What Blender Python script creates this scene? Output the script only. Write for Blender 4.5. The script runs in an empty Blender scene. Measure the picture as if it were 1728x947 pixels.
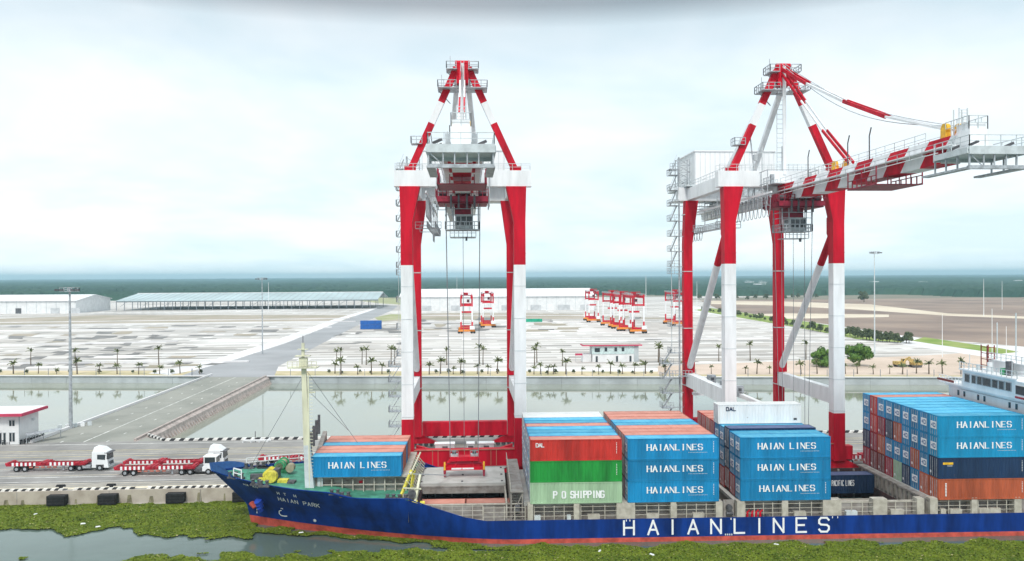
import bpy, math, random
import numpy as np
from mathutils import Vector, Matrix
random.seed(7)
rng = np.random.default_rng(7)
sc = bpy.context.scene
col = sc.collection
R = math.radians

# ------------------------------------------------------------------ camera
F = 1400.0                      # focal length in photograph pixels (1728 wide)
CAMH = 35.4
YAW, PITCH, ROLL = 0.055, -0.0057, 0.0052
fwd0 = Vector((math.sin(YAW), math.cos(YAW), 0)); right0 = Vector((math.cos(YAW), -math.sin(YAW), 0)); up0 = Vector((0, 0, 1))
fwd = (fwd0*math.cos(PITCH) + up0*math.sin(PITCH)).normalized()
upp = (up0*math.cos(PITCH) - fwd0*math.sin(PITCH)).normalized()
rr = right0*math.cos(ROLL) - upp*math.sin(ROLL)
uu = upp*math.cos(ROLL) + right0*math.sin(ROLL)
cam_d = bpy.data.cameras.new('camera'); cam = bpy.data.objects.new('camera', cam_d); col.objects.link(cam)
cam_d.sensor_width = 36.0; cam_d.lens = 36.0*F/1728.0
cam_d.clip_start = 0.5; cam_d.clip_end = 90000
m = Matrix.Identity(4)
for i in range(3):
    m[i][0] = rr[i]; m[i][1] = uu[i]; m[i][2] = -fwd[i]
m[2][3] = CAMH
cam.matrix_world = m
sc.camera = cam

# ------------------------------------------------------------------ light
SUN_EL, SUN_AZ = R(50), R(192)          # azimuth clockwise from +Y: behind and left of the camera
world = bpy.data.worlds.new('World'); sc.world = world; world.use_nodes = True
nt = world.node_tree; nt.nodes.clear()
def N(t, **k):
    n = nt.nodes.new(t)
    for a, b in k.items(): setattr(n, a, b)
    return n
def wl(a, b): nt.links.new(a, b)
out = N('ShaderNodeOutputWorld'); bg = N('ShaderNodeBackground'); wl(bg.outputs[0], out.inputs[0])
sky = N('ShaderNodeTexSky'); sky.sky_type = 'NISHITA'; sky.sun_disc = False
sky.sun_elevation = SUN_EL; sky.sun_rotation = SUN_AZ; sky.altitude = 30; sky.air_density = 1.0; sky.dust_density = 2.5
tc = N('ShaderNodeTexCoord'); sep = N('ShaderNodeSeparateXYZ'); wl(tc.outputs['Generated'], sep.inputs[0])
def M(op, a, b=None, clamp=False):
    n = N('ShaderNodeMath', operation=op); n.use_clamp = clamp
    for i, v in enumerate((a, b)):
        if v is None: continue
        if isinstance(v, (int, float)): n.inputs[i].default_value = v
        else: wl(v, n.inputs[i])
    return n.outputs[0]
# cloud deck: direction projected on a layer so clouds flatten towards the horizon
zz = M('MAXIMUM', sep.outputs[2], 0.0); den = M('ADD', zz, 0.22)
cx = M('DIVIDE', sep.outputs[0], den); cy = M('DIVIDE', sep.outputs[1], den)
cmb = N('ShaderNodeCombineXYZ'); wl(cx, cmb.inputs[0]); wl(cy, cmb.inputs[1])
n1 = N('ShaderNodeTexNoise'); n1.inputs['Scale'].default_value = 1.1; n1.inputs['Detail'].default_value = 4; n1.inputs['Roughness'].default_value = .55; n1.inputs['Distortion'].default_value = .2
wl(cmb.outputs[0], n1.inputs['Vector'])
r1 = N('ShaderNodeValToRGB'); wl(n1.outputs['Fac'], r1.inputs[0])
r1.color_ramp.elements[0].position = .36; r1.color_ramp.elements[0].color = (5.4, 6.5, 7.0, 1)
r1.color_ramp.elements[1].position = .60; r1.color_ramp.elements[1].color = (7.1, 7.6, 7.85, 1)
# sky brightness by height: dark band painted in near frame top, horizon lifted
r2 = N('ShaderNodeValToRGB'); wl(sep.outputs[2], r2.inputs[0])
e = r2.color_ramp.elements
e[0].position = 0.0; e[0].color = (1.22, 1.22, 1.20, 1)
e[1].position = 1.0; e[1].color = (1.25, 1.22, 1.2, 1)
for p, c in ((.06, (1.06, 1.07, 1.07)), (.14, (1.0, 1.0, 1.0)), (.22, (1.0, 1.0, 1.0)), (.285, (.84, .85, .86)), (.308, (.45, .45, .46)), (.34, (.35, .35, .36)), (.5, (1.15, 1.13, 1.1))):
    q = e.new(p); q.color = (*c, 1)
mul = N('ShaderNodeMix', data_type='RGBA', blend_type='MULTIPLY'); mul.inputs['Factor'].default_value = 1
wl(r1.outputs[0], mul.inputs['A']); wl(r2.outputs[0], mul.inputs['B'])
mx = N('ShaderNodeMix', data_type='RGBA'); mx.inputs['Factor'].default_value = .90
wl(sky.outputs[0], mx.inputs['A']); wl(mul.outputs['Result'], mx.inputs['B'])
wl(mx.outputs['Result'], bg.inputs[0]); bg.inputs[1].default_value = 0.12
sun_d = bpy.data.lights.new('sun', 'SUN'); sun = bpy.data.objects.new('sun', sun_d); col.objects.link(sun)
sun_d.energy = 1.9; sun_d.angle = R(12); sun_d.color = (1, .96, .9)
sd = Vector((math.sin(SUN_AZ)*math.cos(SUN_EL), math.cos(SUN_AZ)*math.cos(SUN_EL), math.sin(SUN_EL)))
sun.rotation_euler = sd.to_track_quat('Z', 'Y').to_euler()
sc.view_settings.view_transform = 'Standard'; sc.view_settings.look = 'None'; sc.view_settings.gamma = 1
sc.view_settings.use_curve_mapping = False
sc.view_settings.exposure = 0.36
sc.cycles.max_bounces = 6; sc.cycles.diffuse_bounces = 3; sc.cycles.glossy_bounces = 3; sc.cycles.volume_bounces = 0
sc.cycles.use_denoising = True

# ------------------------------------------------------------------ materials
MATS = {}
def mat(name, c, rough=.6, metal=0.0, var=.12, scale=1.5, c2=None, bump=0.0, bscale=20, spec=.4, streak=False, coords='Object'):
    if name in MATS: return MATS[name]
    mt = bpy.data.materials.new(name); mt.use_nodes = True; t = mt.node_tree
    b = t.nodes['Principled BSDF']
    b.inputs['Roughness'].default_value = rough; b.inputs['Metallic'].default_value = metal
    b.inputs['Specular IOR Level'].default_value = spec
    tcn = t.nodes.new('ShaderNodeTexCoord'); mp = t.nodes.new('ShaderNodeMapping')
    t.links.new(tcn.outputs[coords], mp.inputs[0])
    if streak: mp.inputs['Scale'].default_value = (1, 1, .18)
    nz = t.nodes.new('ShaderNodeTexNoise'); nz.inputs['Scale'].default_value = scale; nz.inputs['Detail'].default_value = 5; nz.inputs['Roughness'].default_value = .6
    t.links.new(mp.outputs[0], nz.inputs['Vector'])
    rp = t.nodes.new('ShaderNodeValToRGB'); t.links.new(nz.outputs['Fac'], rp.inputs[0])
    lo = c2 if c2 else tuple(x*(1-var*1.6) for x in c)
    hi = c if c2 else tuple(min(1, x*(1+var)) for x in c)
    rp.color_ramp.elements[0].position = .34; rp.color_ramp.elements[0].color = (*lo, 1)
    rp.color_ramp.elements[1].position = .62; rp.color_ramp.elements[1].color = (*hi, 1)
    if name.startswith('container_'):      # each box weathered a little differently
        oi = t.nodes.new('ShaderNodeObjectInfo'); hs = t.nodes.new('ShaderNodeHueSaturation'); mr = t.nodes.new('ShaderNodeMapRange')
        mr.inputs['To Min'].default_value = .82; mr.inputs['To Max'].default_value = 1.16; t.links.new(oi.outputs['Random'], mr.inputs['Value']); t.links.new(mr.outputs[0], hs.inputs['Value'])
        n3 = t.nodes.new('ShaderNodeTexNoise'); n3.inputs['Scale'].default_value = 2.2; n3.inputs['Detail'].default_value = 6; n3.inputs['Roughness'].default_value = .7
        va = t.nodes.new('ShaderNodeVectorMath'); va.operation = 'ADD'; t.links.new(tcn.outputs[coords], va.inputs[0]); t.links.new(oi.outputs['Location'], va.inputs[1]); t.links.new(va.outputs[0], n3.inputs['Vector'])
        r3 = t.nodes.new('ShaderNodeValToRGB'); t.links.new(n3.outputs['Fac'], r3.inputs[0]); r3.color_ramp.elements[0].position = .66; r3.color_ramp.elements[1].position = .74
        m3 = t.nodes.new('ShaderNodeMix'); m3.data_type = 'RGBA'; t.links.new(r3.outputs[0], m3.inputs['Factor']); t.links.new(rp.outputs[0], m3.inputs['A']); m3.inputs['B'].default_value = (.16, .07, .04, 1)
        t.links.new(va.outputs[0], mp.inputs[0]); t.links.new(m3.outputs['Result'], hs.inputs['Color']); t.links.new(hs.outputs[0], b.inputs['Base Color'])
    else: t.links.new(rp.outputs[0], b.inputs['Base Color'])
    if bump:
        n2 = t.nodes.new('ShaderNodeTexNoise'); n2.inputs['Scale'].default_value = bscale; n2.inputs['Detail'].default_value = 3
        t.links.new(tcn.outputs[coords], n2.inputs['Vector'])
        bp = t.nodes.new('ShaderNodeBump'); bp.inputs['Strength'].default_value = bump; bp.inputs['Distance'].default_value = .1
        t.links.new(n2.outputs['Fac'], bp.inputs['Height']); t.links.new(bp.outputs[0], b.inputs['Normal'])
    MATS[name] = mt
    return mt
RED = mat('crane_red', (.54, .003, .022), .6, var=.22, scale=.5, streak=True, spec=.2)
WHITE = mat('crane_white', (.80, .82, .84), .5, var=.07, scale=.7, streak=True)
GALV = mat('galvanised', (.40, .43, .46), .5, metal=.2, var=.2, scale=2)
PGREY = mat('pale_grey_paint', (.55, .60, .62), .5, var=.1, scale=1)
DGREY = mat('dark_grey_steel', (.09, .09, .10), .6, var=.3, scale=2)
DRED = mat('trolley_red', (.26, .012, .035), .55, var=.25, scale=1.5)
YEL = mat('yellow_paint', (.80, .48, .03), .5, var=.15, scale=2)
ORANGE = mat('orange_paint', (.75, .25, .03), .5, var=.15, scale=2)
BLACK = mat('black_rubber', (.018, .018, .02), .8, var=.3, scale=4, bump=.3)
GLASS = mat('dark_glass', (.03, .04, .05), .12, var=.2, spec=.6)
ROPE = mat('wire_rope', (.20, .21, .23), .6, var=.1)
WPAINT = mat('white_lettering', (.82, .84, .86), .6, var=.05)
HULLB = mat('hull_blue', (.003, .032, .20), .55, var=.28, scale=.5, streak=True, spec=.18)
HULLR = mat('hull_red', (.50, .085, .06), .6, var=.22, scale=.8, spec=.3)
DECKG = mat('deck_green', (.06, .25, .17), .65, var=.25, scale=.6)
CREAM = mat('ship_cream', (.52, .49, .43), .6, var=.15, scale=1, c2=(.36, .33, .28))
CGREY = mat('coaming_grey', (.34, .32, .30), .7, var=.2, scale=.8, c2=(.20, .17, .15))
HATCH = mat('hatch_grey', (.50, .50, .48), .6, var=.12, scale=.5, c2=(.38, .38, .36))
HOLD = mat('hold_brown', (.07, .035, .035), .9, var=.3, scale=.6)
MASTY = mat('mast_yellow', (.66, .66, .50), .6, var=.12, scale=1, streak=True)
SHIPW = mat('ship_white', (.78, .80, .82), .5, var=.05, scale=.5, streak=True)
GEARY = mat('deck_gear_yellow', (.62, .55, .07), .6, var=.2, scale=2)
GEARG = mat('deck_gear_green', (.05, .32, .14), .6, var=.2, scale=2)
CONC = mat('quay_concrete', (.47, .42, .36), .85, var=.15, scale=.5, c2=(.36, .31, .26), bump=.2, bscale=3)
WALLC = mat('wall_concrete', (.42, .46, .48), .85, var=.12, scale=.15)
PINKB = mat('pink_kerb', (.50, .43, .40), .85, var=.15, scale=.8, c2=(.32, .28, .26))
TRUNK = mat('palm_trunk', (.14, .11, .08), .9, var=.3, scale=3)
PALM = mat('palm_leaf', (.14, .17, .05), .7, var=.4, scale=1.5, c2=(.08, .09, .035))
LEAF = mat('broad_leaf', (.12, .23, .03), .7, var=.5, scale=1.2, c2=(.05, .12, .015))
LEAFD = mat('dark_leaf', (.10, .13, .055), .7, var=.4, scale=.8, c2=(.055, .075, .035))
BWALL = mat('building_white', (.72, .73, .74), .7, var=.06, scale=.3)
ROOFW = mat('roof_white', (.82, .83, .85), .5, var=.05, scale=.05)
ROOFT = mat('roof_teal_grey', (.42, .52, .54), .5, var=.1, scale=.03)
ROOFR = mat('roof_magenta_red', (.50, .04, .10), .6, var=.1, scale=.5)
CBLUE = mat('container_blue', (.004, .215, .46), .55, var=.14, scale=.7, streak=True)
CBLUE2 = mat('container_sky_blue', (.005, .29, .55), .55, var=.12, scale=.7, streak=True)
CRED = mat('container_red', (.44, .025, .018), .6, var=.2, scale=.7, streak=True)
CORA = mat('container_orange', (.50, .11, .045), .6, var=.2, scale=.8, streak=True)
CSAL = mat('container_faded_red', (.46, .15, .11), .65, var=.18, scale=.8, streak=True)
CBRN = mat('container_brown', (.20, .03, .025), .6, var=.2, scale=.7, streak=True)
CCRI = mat('container_crimson', (.33, .012, .03), .55, var=.2, scale=.7, streak=True)
CGRN = mat('container_green', (.012, .22, .035), .55, var=.25, scale=.5, streak=True)
CPAL = mat('container_pale_green', (.32, .47, .31), .6, var=.12, scale=.7, streak=True)
CNAV = mat('container_navy', (.008, .03, .085), .5, var=.2, scale=.7, streak=True)
CWHT = mat('container_white', (.74, .75, .75), .5, var=.06, scale=.7, streak=True)
LOGOB = mat('logo_blue', (.02, .10, .30), .6, var=.1)

# ------------------------------------------------------------------ mesh helpers
class MB:
    def __init__(s): s.v = []; s.f = []; s.m = []; s.mats = []
    def mi(s, m):
        if m not in s.mats: s.mats.append(m)
        return s.mats.index(m)
    def poly(s, pts, m):
        b = len(s.v); s.v += [tuple(p) for p in pts]; s.f.append(tuple(range(b, b+len(pts)))); s.m.append(s.mi(m))
    def hexa(s, p, m):   # p: 8 points, bottom 4 ccw, top 4 ccw
        b = len(s.v); s.v += [tuple(q) for q in p]; k = s.mi(m)
        for f in ((3, 2, 1, 0), (4, 5, 6, 7), (0, 1, 5, 4), (1, 2, 6, 5), (2, 3, 7, 6), (3, 0, 4, 7)):
            s.f.append(tuple(b+i for i in f)); s.m.append(k)
    def box(s, x0, x1, y0, y1, z0, z1, m):
        s.hexa([(x0, y0, z0), (x1, y0, z0), (x1, y1, z0), (x0, y1, z0), (x0, y0, z1), (x1, y0, z1), (x1, y1, z1), (x0, y1, z1)], m)
    def frustum(s, cx0, cy0, w0, d0, z0, cx1, cy1, w1, d1, z1, m):
        s.hexa([(cx0-w0/2, cy0-d0/2, z0), (cx0+w0/2, cy0-d0/2, z0), (cx0+w0/2, cy0+d0/2, z0), (cx0-w0/2, cy0+d0/2, z0),
                (cx1-w1/2, cy1-d1/2, z1), (cx1+w1/2, cy1-d1/2, z1), (cx1+w1/2, cy1+d1/2, z1), (cx1-w1/2, cy1+d1/2, z1)], m)
    def beam(s, a, b, w, h, m):   # rectangular bar
        a = Vector(a); b = Vector(b); d = (b-a).normalized()
        ref = Vector((0, 0, 1)) if abs(d.z) < .9 else Vector((1, 0, 0))
        x = d.cross(ref).normalized()*w/2; y = x.cross(d).normalized()*h/2
        s.hexa([a-x-y, a+x-y, a+x+y, a-x+y, b-x-y, b+x-y, b+x+y, b-x+y], m)
    def tube(s, a, b, r0, m, r1=None, n=8, cap=True):
        r1 = r0 if r1 is None else r1
        a = Vector(a); b = Vector(b); d = (b-a).normalized()
        ref = Vector((0, 0, 1)) if abs(d.z) < .9 else Vector((1, 0, 0))
        x = d.cross(ref).normalized(); y = x.cross(d).normalized(); base = len(s.v); k = s.mi(m)
        for c, r in ((a, r0), (b, r1)):
            for i in range(n):
                t = 2*math.pi*i/n; s.v.append(tuple(c + x*math.cos(t)*r + y*math.sin(t)*r))
        for i in range(n):
            j = (i+1) % n; s.f.append((base+i, base+j, base+n+j, base+n+i)); s.m.append(k)
        if cap:
            s.f.append(tuple(base+i for i in reversed(range(n)))); s.m.append(k)
            s.f.append(tuple(base+n+i for i in range(n))); s.m.append(k)
    def rail(s, pts, m, h=1.1, post=1.5, r=.035, mid=True):
        for a, b in zip(pts, pts[1:]):
            a = Vector(a); b = Vector(b); L = (b-a).length; n = max(1, int(L/post)); up = Vector((0, 0, h))
            s.beam(a+up, b+up, r*2, r*2, m)
            if mid: s.beam(a+up*.5, b+up*.5, r*1.6, r*1.6, m)
            for i in range(n+1):
                p = a.lerp(b, i/n); s.beam(p, p+up, r*2, r*2, m)
    def build(s, name, parent=None, smooth=False, loc=None):
        me = bpy.data.meshes.new(name); me.from_pydata(s.v, [], s.f)
        for mt in s.mats: me.materials.append(mt)
        me.polygons.foreach_set('material_index', s.m)
        if smooth: me.polygons.foreach_set('use_smooth', [True]*len(s.f))
        me.update()
        o = bpy.data.objects.new(name, me); col.objects.link(o)
        if parent: o.parent = parent
        if loc: o.location = loc
        return o
def tag(o, label=None, cat=None, group=None, kind=None):
    if label: o['label'] = label
    if cat: o['category'] = cat
    if group: o['group'] = group
    if kind: o['kind'] = kind
    return o
def empty(name, loc, rz=0, label=None, cat=None, group=None):
    o = bpy.data.objects.new(name, None); col.objects.link(o); o.location = loc; o.rotation_euler = (0, 0, rz); o.empty_display_size = .5
    return tag(o, label, cat, group)
KIDS = {}
def copy_tree(o, parent=None):
    c = o.copy(); col.objects.link(c); c.parent = parent
    for ch in o.children: copy_tree(ch, c)
    return c
def place(o, loc, rz=0, label=None, group=None, s=None):
    o.location = loc; o.rotation_euler = (0, 0, rz)
    if s: o.scale = (s, s, s)
    if label: o['label'] = label
    if group: o['group'] = group
    return o
def gp(px, py, z=2.2):       # photograph pixel -> point on the level z
    d = fwd + rr*((px-864)/F) + uu*((473.5-py)/F)
    t = (z-CAMH)/d.z
    return Vector((d.x*t, d.y*t, z))
def sheet(name, pts, m, z=None, kind='structure'):
    b = MB(); b.poly([(p[0], p[1], p[2] if z is None else z) for p in pts], m)
    o = b.build(name); tag(o, kind=kind); return o
QZ = 2.2          # quay level

# stroke lettering -------------------------------------------------
GL = {'A': [[(0, 0), (2, 6), (4, 0)], [(.8, 2), (3.2, 2)]], 'B': [[(0, 0), (0, 6), (3, 6), (4, 5), (4, 4), (3, 3), (0, 3)], [(3, 3), (4, 2), (4, 1), (3, 0), (0, 0)]],
 'C': [[(4, 5), (3.2, 6), (.8, 6), (0, 5), (0, 1), (.8, 0), (3.2, 0), (4, 1)]], 'D': [[(0, 0), (0, 6), (2.8, 6), (4, 4.6), (4, 1.4), (2.8, 0), (0, 0)]],
 'E': [[(4, 6), (0, 6), (0, 0), (4, 0)], [(0, 3), (3.2, 3)]], 'F': [[(4, 6), (0, 6), (0, 0)], [(0, 3), (3, 3)]],
 'G': [[(4, 5), (3.2, 6), (.8, 6), (0, 5), (0, 1), (.8, 0), (3.2, 0), (4, 1), (4, 2.8), (2.4, 2.8)]], 'H': [[(0, 0), (0, 6)], [(4, 0), (4, 6)], [(0, 3), (4, 3)]],
 'I': [[(2, 0), (2, 6)]], 'K': [[(0, 0), (0, 6)], [(4, 6), (0, 2.6)], [(1.3, 3.7), (4, 0)]], 'L': [[(0, 6), (0, 0), (4, 0)]],
 'N': [[(0, 0), (0, 6), (4, 0), (4, 6)]], 'O': [[(.8, 0), (0, 1), (0, 5), (.8, 6), (3.2, 6), (4, 5), (4, 1), (3.2, 0), (.8, 0)]],
 'P': [[(0, 0), (0, 6), (3, 6), (4, 5), (4, 4), (3, 3), (0, 3)]], 'R': [[(0, 0), (0, 6), (3, 6), (4, 5), (4, 4), (3, 3), (0, 3)], [(2, 3), (4, 0)]],
 'S': [[(4, 5), (3.2, 6), (.8, 6), (0, 5), (0, 3.8), (.8, 3.1), (3.2, 2.9), (4, 2.2), (4, 1), (3.2, 0), (.8, 0), (0, 1)]],
 'T': [[(2, 0), (2, 6)], [(0, 6), (4, 6)]], 'U': [[(0, 6), (0, 1), (.8, 0), (3.2, 0), (4, 1), (4, 6)]], 'Y': [[(0, 6), (2, 3), (4, 6)], [(2, 3), (2, 0)]]}
def strokes(txt, x0, z0, h, w, pitch, thick, thin=None, serif=False):
    """list of quads [(x,z)*4] in the lettering plane"""
    thin = thin or thick; q = []
    for i, ch in enumerate(txt):
        ox = x0 + i*pitch
        if ch not in GL: continue
        for pl in GL[ch]:
            for (ax, az), (bx, bz) in zip(pl, pl[1:]):
                A = Vector((ox+ax/4*w, z0+az/6*h)); B = Vector((ox+bx/4*w, z0+bz/6*h)); d = (B-A).normalized()
                up = abs(d.y); t = thin + (thick-thin)*up
                if ch in 'AN' and serif and d.x > 0 and up > .5: t = thick
                elif ch in 'AN' and serif: t = thin
                nrm = Vector((-d.y, d.x))*t/2; e = d*t*.35
                q.append([A-e-nrm, B+e-nrm, B+e+nrm, A-e+nrm])
        if serif and ch in 'HINAL':
            for sx in {'H': (0, 4), 'I': (2,), 'N': (0,), 'A': (0, 4), 'L': (0,)}[ch]:
                cxx = ox+sx/4*w; ww = w*.2
                for zc in ((z0, z0+h) if ch in 'HI' else (z0,) if ch in 'A' else (z0+h,)):
                    q.append([Vector((cxx-ww, zc-thin/2)), Vector((cxx+ww, zc-thin/2)), Vector((cxx+ww, zc+thin/2)), Vector((cxx-ww, zc+thin/2))])
    return q
def letters(b, quads, m, fn, k=0.0006):
    for j, q in enumerate(quads):     # each stroke a hair further out, so overlapping strokes never share a plane
        b.poly([fn(p.x, p.y, (j % 17)*k) for p in q], m)
# ================================================================== SETTING
def water_mat(name, c, c2, rough, scale):
    mt = mat(name, c, rough, var=.2, scale=scale, c2=c2, spec=.5, coords='Object')
    t = mt.node_tree; b = t.nodes['Principled BSDF']; tcn = [n for n in t.nodes if n.type == 'TEX_COORD'][0]
    n2 = t.nodes.new('ShaderNodeTexNoise'); n2.inputs['Scale'].default_value = .55; n2.inputs['Detail'].default_value = 4
    mp = t.nodes.new('ShaderNodeMapping'); mp.inputs['Scale'].default_value = (.6, 1.3, 1); t.links.new(tcn.outputs['Object'], mp.inputs[0]); t.links.new(mp.outputs[0], n2.inputs['Vector'])
    bp = t.nodes.new('ShaderNodeBump'); bp.inputs['Strength'].default_value = .25; bp.inputs['Distance'].default_value = .05
    t.links.new(n2.outputs['Fac'], bp.inputs['Height']); t.links.new(bp.outputs[0], b.inputs['Normal'])
    return mt
RIVER = water_mat('river_water', (.12, .165, .145), (.08, .11, .095), .10, .03)
POND = water_mat('pond_water', (.30, .31, .23), (.24, .27, .24), .05, .008)
for n_ in POND.node_tree.nodes:
    if n_.type == 'BUMP': n_.inputs['Strength'].default_value = .07
sheet('river', [(-3000, -400), (3000, -400), (3000, 132.6), (-3000, 132.6)], RIVER, 0)
WL, WR = gp(-400, 634.5, QZ), gp(2128, 639, QZ)        # line of the far pond wall
def wall_y(x): return WL.y + (WR.y-WL.y)*(x-WL.x)/(WR.x-WL.x)
sheet('pond', [(-3000, 171), (3000, 171), (3000, wall_y(3000)+.5), (-3000, wall_y(-3000)+.5)], POND, 0)

# yard ground: one sheet to the horizon --------------------------------
def yard_mat():
    mt = bpy.data.materials.new('yard_ground'); mt.use_nodes = True; t = mt.node_tree; b = t.nodes['Principled BSDF']; b.inputs['Roughness'].default_value = .9; b.inputs['Specular IOR Level'].default_value = .15
    tcn = t.nodes.new('ShaderNodeTexCoord')
    def mp(sx, sy, rz=0):
        q = t.nodes.new('ShaderNodeMapping'); q.inputs['Scale'].default_value = (sx, sy, 1); q.inputs['Rotation'].default_value = (0, 0, rz); t.links.new(tcn.outputs['Object'], q.inputs[0]); return q.outputs[0]
    def noise(v, s, d=5, r=.6):
        n = t.nodes.new('ShaderNodeTexNoise'); n.inputs['Scale'].default_value = s; n.inputs['Detail'].default_value = d; n.inputs['Roughness'].default_value = r; t.links.new(v, n.inputs['Vector']); return n.outputs['Fac']
    def ramp(f, stops):
        r = t.nodes.new('ShaderNodeValToRGB'); t.links.new(f, r.inputs[0]); el = r.color_ramp.elements
        el[0].position = stops[0][0]; el[0].color = (*stops[0][1], 1); el[1].position = stops[-1][0]; el[1].color = (*stops[-1][1], 1)
        for p, c in stops[1:-1]: q = el.new(p); q.color = (*c, 1)
        return r.outputs[0]
    def mix(f, a, b_):
        n = t.nodes.new('ShaderNodeMix'); n.data_type = 'RGBA'
        for s_, v in (('Factor', f), ('A', a), ('B', b_)):
            if hasattr(v, 'links'): t.links.new(v, n.inputs[s_])
            elif isinstance(v, tuple): n.inputs[s_].default_value = (*v, 1)
            else: n.inputs[s_].default_value = v
        return n.outputs['Result']
    sand = ramp(noise(mp(.6, 1.4), .02), [(.35, (.48, .45, .42)), (.55, (.70, .68, .66)), (.7, (.80, .79, .78))])
    pave = ramp(noise(mp(.5, 2.2), .045, 6), [(.35, (.20, .19, .18)), (.6, (.38, .35, .33))])
    br = t.nodes.new('ShaderNodeTexBrick'); t.links.new(mp(1, 1, 0), br.inputs['Vector'])
    br.inputs['Scale'].default_value = 1; br.inputs['Brick Width'].default_value = 26; br.inputs['Row Height'].default_value = 11; br.inputs['Mortar Size'].default_value = 2.6; br.inputs['Mortar Smooth'].default_value = .1
    br.inputs['Color1'].default_value = (0, 0, 0, 1); br.inputs['Color2'].default_value = (.75, .75, .75, 1); br.inputs['Mortar'].default_value = (1, 1, 1, 1)
    st = ramp(noise(mp(.10, 3.4), .05, 5, .62), [(.44, (0, 0, 0)), (.50, (1, 1, 1))])
    lf = ramp(noise(mp(.6, 1), .006, 2), [(.38, (0, 0, 0)), (.62, (1, 1, 1))])
    brn = ramp(noise(mp(.3, 1.5), .02, 3), [(.4, (.24, .23, .22)), (.6, (.47, .43, .39))])
    pn = ramp(noise(mp(.5, 1.2), .013, 3), [(.50, (0, 0, 0)), (.62, (1, 1, 1))])
    f = mix(.999, (1, 1, 1), br.outputs['Color'])
    a = mix(f, pave, sand)
    a = mix(pn, a, sand)
    s2 = mix(lf, mix(.999, (1, 1, 1), st), (1, 1, 1))
    s3 = mix(st, brn, a)
    a = mix(lf, s3, a)
    t.links.new(a, b.inputs['Base Color']); return mt
YARD = yard_mat()
FIELD = mat('field_soil', (.23, .20, .16), .95, c2=(.12, .14, .08), scale=.004, var=.2)
XF = 16000
sheet('ground', [(-XF, wall_y(-XF) if 0 else 280), (-1500, wall_y(-1500)), (1500, wall_y(1500)), (XF, 280), (XF, 15000), (-XF, 15000)], FIELD, QZ-.006)
def poly_px(pts, z): return [gp(x, y, z) for x, y in pts]
sheet('yard', [(-1400, wall_y(-1400)+.8)] + [(1200, wall_y(1200)+.8), (900, 620)] + [(gp(1120, 505).x, gp(1120, 505).y), (560, 1250), (-1500, 1250)], YARD, QZ)
# strip of sand and grass behind the wall
SANDY = mat('sandy_verge', (.60, .50, .34), .95, c2=(.40, .36, .20), scale=.09)
SANDP = mat('sandy_soil_pink', (.62, .50, .42), .95, c2=(.50, .40, .32), scale=.05)
ASPH = mat('yard_road_asphalt', (.33, .335, .35), .9, scale=.03, var=.1)
WHITEC = mat('white_concrete', (.70, .69, .70), .9, scale=.03, var=.08)
def band(name, off0, off1, m, z, x0=-1400, x1=1200):
    return sheet(name, [(x0, wall_y(x0)+off0), (x1, wall_y(x1)+off0), (x1, wall_y(x1)+off1), (x0, wall_y(x0)+off1)], m, z)
band('verge', .9, 17, SANDY, QZ+.004)
sheet('verge_soil', poly_px([(1110, 632), (1728, 634), (1800, 634), (1800, 585), (1560, 600), (1110, 618)], QZ+.016), SANDP)
band('perimeter_road', 17, 27, WHITEC, QZ+.008, gp(465, 620).x, 1200)
# road that comes off the causeway and runs away to the right
sheet('yard_road', poly_px([(300, 636), (462, 636.5), (470, 618), (560, 571), (618, 542), (662, 524), (672, 516), (650, 516), (592, 536), (480, 580), (400, 606), (340, 622)], QZ+.012), ASPH)
sheet('road_verge', poly_px([(655, 521), (640, 517), (560, 540), (440, 583), (350, 610), (250, 630), (286, 633), (345, 621), (402, 605), (482, 579), (592, 535)], QZ+.01), WHITEC)
# light concrete pads and grey strips across the yard, laid as thin slabs
PADG = mat('pad_grey', (.25, .24, .235), .9, scale=.08, c2=(.15, .145, .14))
PADB = mat('pad_brown', (.42, .36, .30), .95, scale=.03, c2=(.30, .27, .20))
sheet('yard_soil', poly_px([(0, 538), (170, 532), (640, 532), (600, 541), (150, 546), (0, 548)], QZ+.008), PADB)
sheet('yard_soil', poly_px([(650, 532), (760, 528), (985, 530), (985, 538), (700, 540), (640, 543)], QZ+.008), PADB)
# concrete parapets / drains: long low walls running across the yard
b = MB()
for (xa, ya, xb, yb) in ((0, 551, 600, 543), (0, 559, 560, 553), (0, 545, 590, 538), (0, 584, 300, 577), (0, 615, 420, 611), (700, 545, 980, 545), (560, 572, 1300, 572), (690, 533, 1000, 533)):
    p, q = gp(xa, ya), gp(xb, yb); b.beam(p+Vector((0, 0, .3)), q+Vector((0, 0, .3)), 1.6, .6, WHITEC)
tag(b.build('low_kerb_walls'), 'long low white kerb walls crossing the empty container yard', 'kerb wall')
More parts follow.
